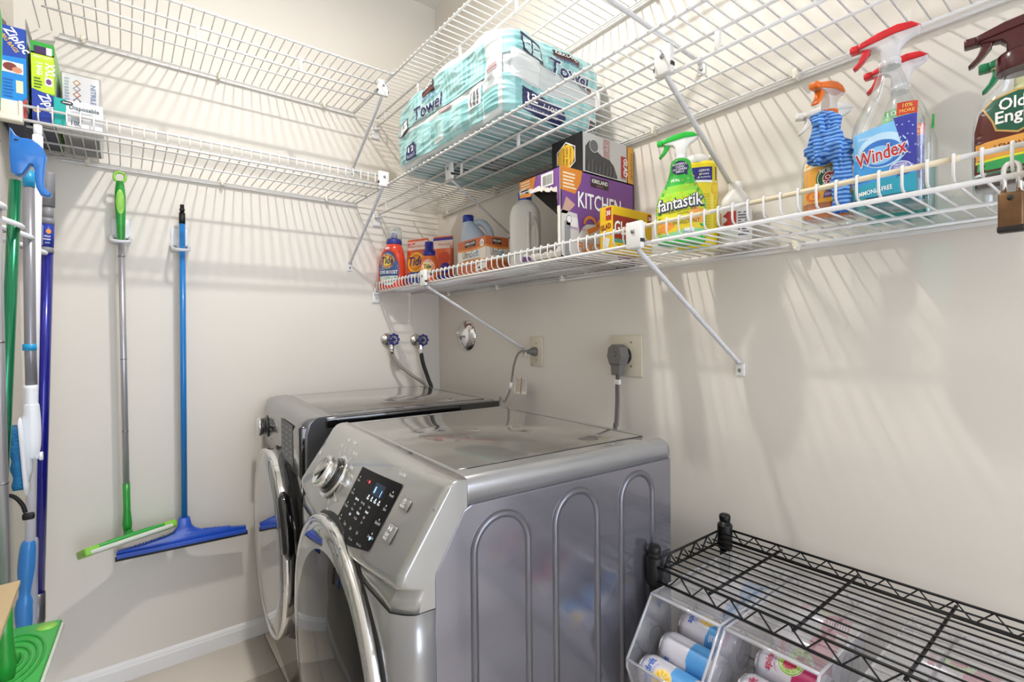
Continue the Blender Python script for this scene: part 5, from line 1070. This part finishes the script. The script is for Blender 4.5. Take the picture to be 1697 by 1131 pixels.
# white pole with blue sleeve
t = empty('duster', 'white pole ending in a translucent blue sleeve, left of the navy pole', 'duster', (-1.4885, -.50, .505))
pole(t, [(.014, 0, .19), (.046, 0, 1.235)], .0105, pl('#eceaf2', .3)); pole(t, [(.046, 0, 1.232), (.0466, 0, 1.262)], .0085, WP, 'pole_tip')
B = Bottle(ease([(-.03, .010, .010, 2), (.0, .017, .017, 2), (.05, .017, .017, 2, .002), (.075, .012, .012, 2, .003), (.13, .017, .017, 2, .006), (.185, .016, .016, 2, .010), (.205, .0125, .0125, 2, .012)], 5)); B.mesh(n=22).build('sleeve', pl('#3b86cf', .35, coat=.3), t)
B = Bottle(ease([(-.02, .012, .006, 3, .012), (.06, .012, .006, 3, .014), (.12, .011, .006, 3, .016), (.20, .010, .005, 3, .020), (.21, .004, .004, 3, .020)], 4)); B.mesh(n=18).build('clear_guard', clearmat('blue_clear', (.80, .88, .97), .15, .15, .25), t)
# navy pole
t = empty('pole_brush', 'navy blue pole with grey threaded top and printed label, rightmost on the left wall', 'pole', (-1.4800, -.36, .435))
NVY = mat('navy_metallic', '#10148a', .25, .3, coat=.6); GTP = mat('grey_tip', '#87878b', .4)
ax = lambda z: (.0450*z/1.247, 0, z)
pole(t, [ax(.07), ax(1.05)], .0140, NVY); pole(t, [ax(1.155), ax(1.245), ax(1.250)], [.0150, .0132, .0122], GTP, 'grip_tip'); pole(t, [ax(1.120), ax(1.155)], .0122, GTP, 'neck'); pole(t, [ax(1.105), ax(1.122)], .0146, GTP, 'collar')
pole(t, [ax(1.04), ax(1.106)], .0144, pl('#23389c', .35), 'label_sleeve'); pole(t, [ax(1.025), ax(1.041)], .0146, GTP, 'collar')
pole(t, [ax(.0), ax(.012), ax(.085)], [.0160, .0168, .0155], mat('ferrule_grey', '#6e6c70', .3, .7), 'ferrule')
def cylf(u, v, e): a = ax(v); A = u/.0144; return Vector((a[0]+(.0144+e)*math.sin(A), -(.0144+e)*math.cos(A), v))
p = Print(cylf, .004, eps=.0004); p.ell(.004, 1.084, .0055, .0065, '#e8963a', 1); p.text('Wind', .001, 1.068, .005, '#ffffff', 2, .01, fit=.013); p.text('Washer', .001, 1.060, .005, '#ffffff', 2, .01, fit=.016); p.text('pole', .002, 1.051, .004, '#ffffff', 2); p.rect(-.009, 1.045, -.0075, 1.100, '#c9d2ef', 1); p.build(t)
# black hook behind the poles, tan dustpan and bristle broom at the frame edge
t = empty('rubber_hook', 'small black curved hook between the silver and white poles', 'hook', (XL, -.60, .80))
pole(t, smooth_path([(0, 0, .045), (.022, 0, .054), (.048, 0, .052), (.064, 0, .030), (.070, 0, .008)], 6), .0045, RUB, 'hook_arm', 10)
b = MB(); k = b.box((.064, -.007, -.010), (.086, .007, .006), bev=.004); b.build('hook_tip', RUB, t)
t = empty('dustpan', 'tan dustpan with a dark underside jutting in at the lower left', 'dustpan', (-1.445, -1.20, .785))
b = MB(); k = b.add([(-.075, .08, .040), (.034, .03, .062), (.016, -.10, -.006), (-.075, -.10, -.011), (-.075, .08, .034), (.034, .03, .056), (.016, -.10, -.014), (-.075, -.10, -.018)], [(0, 1, 2, 3), (7, 6, 5, 4), (0, 4, 5, 1), (1, 5, 6, 2), (2, 6, 7, 3), (3, 7, 4, 0)]); b.build('pan', mat('tan_plastic', '#c3ac86', .5), t)
b = MB(); k = b.add([(-.075, .08, .030), (.030, .03, .052), (.012, -.095, -.020), (-.075, -.095, -.024), (-.075, .075, .0), (.018, .03, .02), (.0, -.08, -.04), (-.075, -.08, -.045)], [(0, 1, 2, 3), (7, 6, 5, 4), (0, 4, 5, 1), (1, 5, 6, 2), (2, 6, 7, 3), (3, 7, 4, 0)]); b.build('pan_underside', mat('brown_rubber', '#5a4646', .6), t)
t = empty('hand_broom', 'yellow-handled broom with dark bristles, half out of frame at the left', 'broom', (-1.462, -1.14, .86))
pole(t, [(-.012, 0, .10), (-.008, 0, .22), (-.012, 0, .30)], [.011, .012, .009], pl('#d8b25a', .4), 'handle'); b = MB(); b.loft([[(x*s-.012, y*s, z) for x, y in ((-.012, -.02), (.012, -.02), (.012, .02), (-.012, .02))] for z, s in ((.0, 1.1), (.06, 1), (.10, .8))]); b.build('bristles', mat('dark_bristles', '#1d1a18', .8, bump=1., bscale=300), t)

# ------------------------------------------------------------------ black wire rack with can organisers
BW = mat('black_wire', '#070707', .45)
XF, XB, Y0, Y1, ZT = -.380, -.090, -1.589, -2.52, .720
t = empty('wire_rack', 'black wire rack standing right of the washer against the right wall', 'rack', ((XF+XB)/2, (Y0+Y1)/2, 0)); OX, OY = (XF+XB)/2, (Y0+Y1)/2
def rk(x, y, z): return (x-OX, y-OY, z)
for x, y in ((XF, Y0), (XB, Y0), (XF, Y1), (XB, Y1)):
    b = MB(); b.tube([rk(x, y, .0), rk(x, y, .755)], .0122, 16)
    for i in range(26): 
        k = b.lathe([(.0125, .05+.027*i), (.0118, .052+.027*i)], 16); b.xf(k, Matrix.Translation(rk(x, y, 0)))
    p_ = b.build('post', BW, t)
    b = MB(); k = b.lathe([(.0128, .745), (.0135, .748), (.0135, .757), (.011, .760), (0, .760)], 16); b.xf(k, Matrix.Translation(rk(x, y, 0))); b.build('post_cap', BW, p_)
    for zz in (ZT, .42, .12):
        b = MB(); k = b.lathe([(.0165, zz-.045), (.0175, zz-.040), (.0180, zz+.012), (.0165, zz+.016)], 18); b.xf(k, Matrix.Translation(rk(x, y, 0))); b.build('clamp_sleeve', BW, t)
def rack_shelf(z, deck):
    e = .016; r = .0028
    for zz, nm in ((z, 'frame_wire'), (z-.030, 'frame_wire')):
        for a, c in (((XF-.010, Y0-e), (XF-.010, Y1+e)), ((XB+.010, Y0-e), (XB+.010, Y1+e)), ((XF+e, Y0+.008), (XB-e, Y0+.008)), ((XF+e, Y1-.008), (XB-e, Y1-.008))):
            b = MB(); b.tube([rk(*a, zz), rk(*c, zz)], r, 8); b.build(nm, BW, t)
    for a, c, n in (((XF-.010, Y0-e), (XF-.010, Y1+e), 17), ((XB+.010, Y0-e), (XB+.010, Y1+e), 17), ((XF+e, Y0+.008), (XB-e, Y0+.008), 5), ((XF+e, Y1-.008), (XB-e, Y1-.008), 5)):
        A, Cc = Vector((*a, 0)), Vector((*c, 0)); pts = []
        for i in range(n*2+1): q = A+(Cc-A)*(i/(n*2)); pts.append(rk(q.x, q.y, z if i % 2 == 0 else z-.030))
        b = MB(); b.tube(pts, .0021, 6, sm=False); b.build('truss_wire', BW, t)
    b = MB(); L = Y0-Y1-.012; b.tube([(0, L/2, 0), (0, -L/2, 0)], .0019, 6); me = b.mesh('deck_wire', BW)
    N = 12
    for i in range(1, N): x = XF-.010+(XB-XF+.02)*i/N; place(me, 'deck_wire', t, rk(x, OY, z-.004))
    b = MB(); b.tube([(XF-.010-OX, 0, 0), (XB+.010-OX, 0, 0)], .0030, 8); me = b.mesh('cross_bar', BW)
    for y in (-1.722, -1.876, -2.030, -2.184, -2.338, -2.48): place(me, 'cross_bar', t, rk(OX, y, z-.009))
rack_shelf(ZT, 1); rack_shelf(.42, 1); rack_shelf(.12, 1)
ACR = clearmat('clear_acrylic', (.97, .97, .985), .18, .04, .12); ACE = clearmat('acrylic_edge', (.86, .87, .90), .35, .08, .35)
ZS = .426
def organiser(label, y0, y1):
    t = empty('can_organiser', label, 'organiser', (-.30, (y0+y1)/2, ZS)); h = (y0-y1)/2
    sidep = [(.18, .0), (.18, .254), (-.125, .254), (-.205, .150), (-.205, .135), (-.150, .010), (-.14, 0)]
    for s in (-1, 1):
        b = MB(); b.prism(sidep, s*h-.0015, s*h+.0015, 'y'); b.build('side_panel', ACR, t)
        b = MB(); b.tube([(x, s*h, z) for x, z in sidep[1:6]], .0026, 8); b.build('side_edge', ACE, t)
    b = MB(); b.box((-.125, -h, .2525), (.18, h, .2555)); b.build('top_panel', ACR, t)
    b = MB(); b.tube([(-.125, -h, .254), (-.125, h, .254)], .0035, 8); b.build('front_edge', ACE, t)
    b = MB(); b.tube([(.178, -h, .254), (.178, h, .254)], .0026, 8); b.build('rear_edge', ACE, t)
    b = MB(); b.add([(.17, -h, .182), (.17, h, .182), (-.175, h, .0835), (-.175, -h, .0835), (.17, -h, .179), (.17, h, .179), (-.175, h, .0805), (-.175, -h, .0805)], [(0, 1, 2, 3), (7, 6, 5, 4), (0, 4, 5, 1), (1, 5, 6, 2), (2, 6, 7, 3), (3, 7, 4, 0)]); b.build('ramp', ACR, t)
    b = MB(); b.box((-.14, -h, 0), (.18, h, .003)); b.build('base_panel', ACR, t)
    pts = [(-.205, .150), (-.207, .138), (-.200, .110), (-.182, .07), (-.165, .045)]
    b = MB(); b.loft([[(x, y, z) for y in (-h, h)]+[(x+.003, y, z) for y in (h, -h)] for x, z in pts], sm=False); b.build('front_lip', ACR, t)
    b = MB(); b.tube([(-.205, -h, .150), (-.205, h, .150)], .0030, 8); b.build('lip_edge', ACE, t)
organiser('clear can organiser full of blue and white cans, nearest the washer', -1.614, -1.764)
organiser('clear can organiser with the pink raspberry cans, right of the blue ones', -1.774, -1.930)
organiser('clear can organiser of pink cans at the right frame edge, under the rack', -1.975, -2.135)
CANW = mat('can_white', '#e4e2ea', .25, .2, coat=.5); CANA = mat('can_metal', '#c4c4c8', .22, 1)
def can(label, loc, kind, group=None, roll=0.):
    """aluminium can lying along local -y ... its mouth end at +y; the label looks up and out towards -x"""
    t = empty('drink_can', label, 'can', loc); t.rotation_euler = (0, R(roll), 0)
    r, L = .0328, .122; M = Matrix.Rotation(R(-90), 4, 'X') @ Matrix.Translation((0, 0, -L/2))   # local z -> +y
    b = MB(); k = b.lathe([(.023, .001), (.026, 0), (.031, .006), (r, .012), (r, .106), (.031, .112), (.0275, .119)], 36); b.xf(k, M); b.build('can_body', CANW, t)
    b = MB(); k = b.lathe([(.0275, .1185), (.0285, .1215), (.0272, .122), (.0258, .1185), (0, .1185)], 36); b.xf(k, M); b.build('lid', CANA, t)
    b = MB(); k = b.lathe([(0, .004), (.020, .003), (.0235, -.0008), (.0262, .0), (.030, .005), (.0316, .0075)], 36); b.xf(k, M); b.build('can_base', CANA, t)
    A0 = R(143)
    def fn(u, v, e):      # u runs round the can, v along it towards the mouth
        A = A0+u/r; return Vector(((r+e)*math.cos(A), v, (r+e)*math.sin(A)))
    p = Print(fn, .006, eps=.0003, step=.00015)
    col, acc, acc2 = {'lemon': ('#5aa3e0', '#2f62c0', '#f2c53a'), 'berry': ('#c42a6a', '#d2365f', '#9ccf4a')}[kind]
    for i in range(24):
        a0, a1 = -r*PI+2*PI*r*i/24, -r*PI+2*PI*r*(i+1)/24; p.rect(a0, -.048, a1, -.004 if abs((i+.5)/24-.5) > .16 else -.006, col, 0)
    if kind == 'lemon':
        p.ell(0, .004, .0195, .0195, '#f4f2ea', 2); p.ell(0, .004, .0185, .0185, '#eebf2e', 3); p.ell(0, .004, .0165, .0165, '#f7e9b8', 4)
        for i in range(9):
            a = 2*PI*i/9; d = .30; p.poly([(.003*math.cos(a), .004+.003*math.sin(a)), (.0148*math.cos(a-d), .004+.0148*math.sin(a-d)), (.0155*math.cos(a), .004+.0155*math.sin(a)), (.0148*math.cos(a+d), .004+.0148*math.sin(a+d))], '#f0c02c', 5)
    else:
        p.ell(0, .002, .0215, .0215, '#f4f2ea', 2); p.ell(0, .002, .0205, .0205, '#8fc63f', 3); p.ell(0, .002, .0185, .0185, '#dcefb8', 4)
        for i in range(9):
            a = 2*PI*i/9; d = .30; p.poly([(.004*math.cos(a), .002+.004*math.sin(a)), (.0165*math.cos(a-d), .002+.0165*math.sin(a-d)), (.0172*math.cos(a), .002+.0172*math.sin(a)), (.0165*math.cos(a+d), .002+.0165*math.sin(a+d))], '#a6d45a', 5)
        for i in range(5):
            for j in range(5):
                if abs(i-2)+abs(j-2) < 4: p.ell(-.007+.0035*i+.0008*j, -.006+.0042*j, .0026, .0026, '#d5365a' if (i+j) % 2 else '#c0284c', 6, 10)
    # the wordmark runs round the can
    vs, fs = text_mesh('spindrift', .02, 0.); ci = p._c(acc); kk = .0125/.72
    for f in fs:
        for i in range(1, len(f)-1): p._tri(*[(-vs[q][0]*kk*.95, .031+vs[q][1]*kk) for q in (f[0], f[i], f[i+1])], ci, 6)
    vs, fs = text_mesh('SPARKLING WATER', .0, 0.); ci = p._c('#7f8fc0' if kind == 'lemon' else '#c47a95'); kk = .0042/.72
    for f in fs:
        for i in range(1, len(f)-1): p._tri(*[(-vs[q][0]*kk*.9, .0255+vs[q][1]*kk-(vs[q][0]*kk)**2*9) for q in (f[0], f[i], f[i+1])], ci, 6)
    p.rect(.050, -.046, .062, -.030, '#e9edf4', 2); p.lines(.030, -.045, .046, -.010, 8, '#dfe6f2', 2)
    p.build(t)
    return t
rows = [(-.4660, .5105+.037), (-.3965, .5300+.037), (-.3270, .5495+.037), (-.2575, .5690+.037), (-.1880, .5885+.037)]
names = ['frontmost', 'second', 'third', 'fourth', 'rearmost']
for i, (x, z) in enumerate(rows):
    can('blue and white lemon can, '+names[i]+' in the organiser beside the washer', (x+.0, -1.689, z), 'lemon', roll=(0, -80, 55, 120, -150)[i])
for i, (x, z) in enumerate(rows):
    can('pink and white raspberry can, '+names[i]+' in the middle organiser', (x, -1.852, z), 'berry', roll=(0, 0, 35, -40, 80)[i])
for i, (x, z) in enumerate(rows):
    can('pink and white raspberry can, '+names[i]+' in the organiser at the right frame edge', (x, -2.055, z), 'berry', roll=(10, 40, -30, 15, 60)[i])
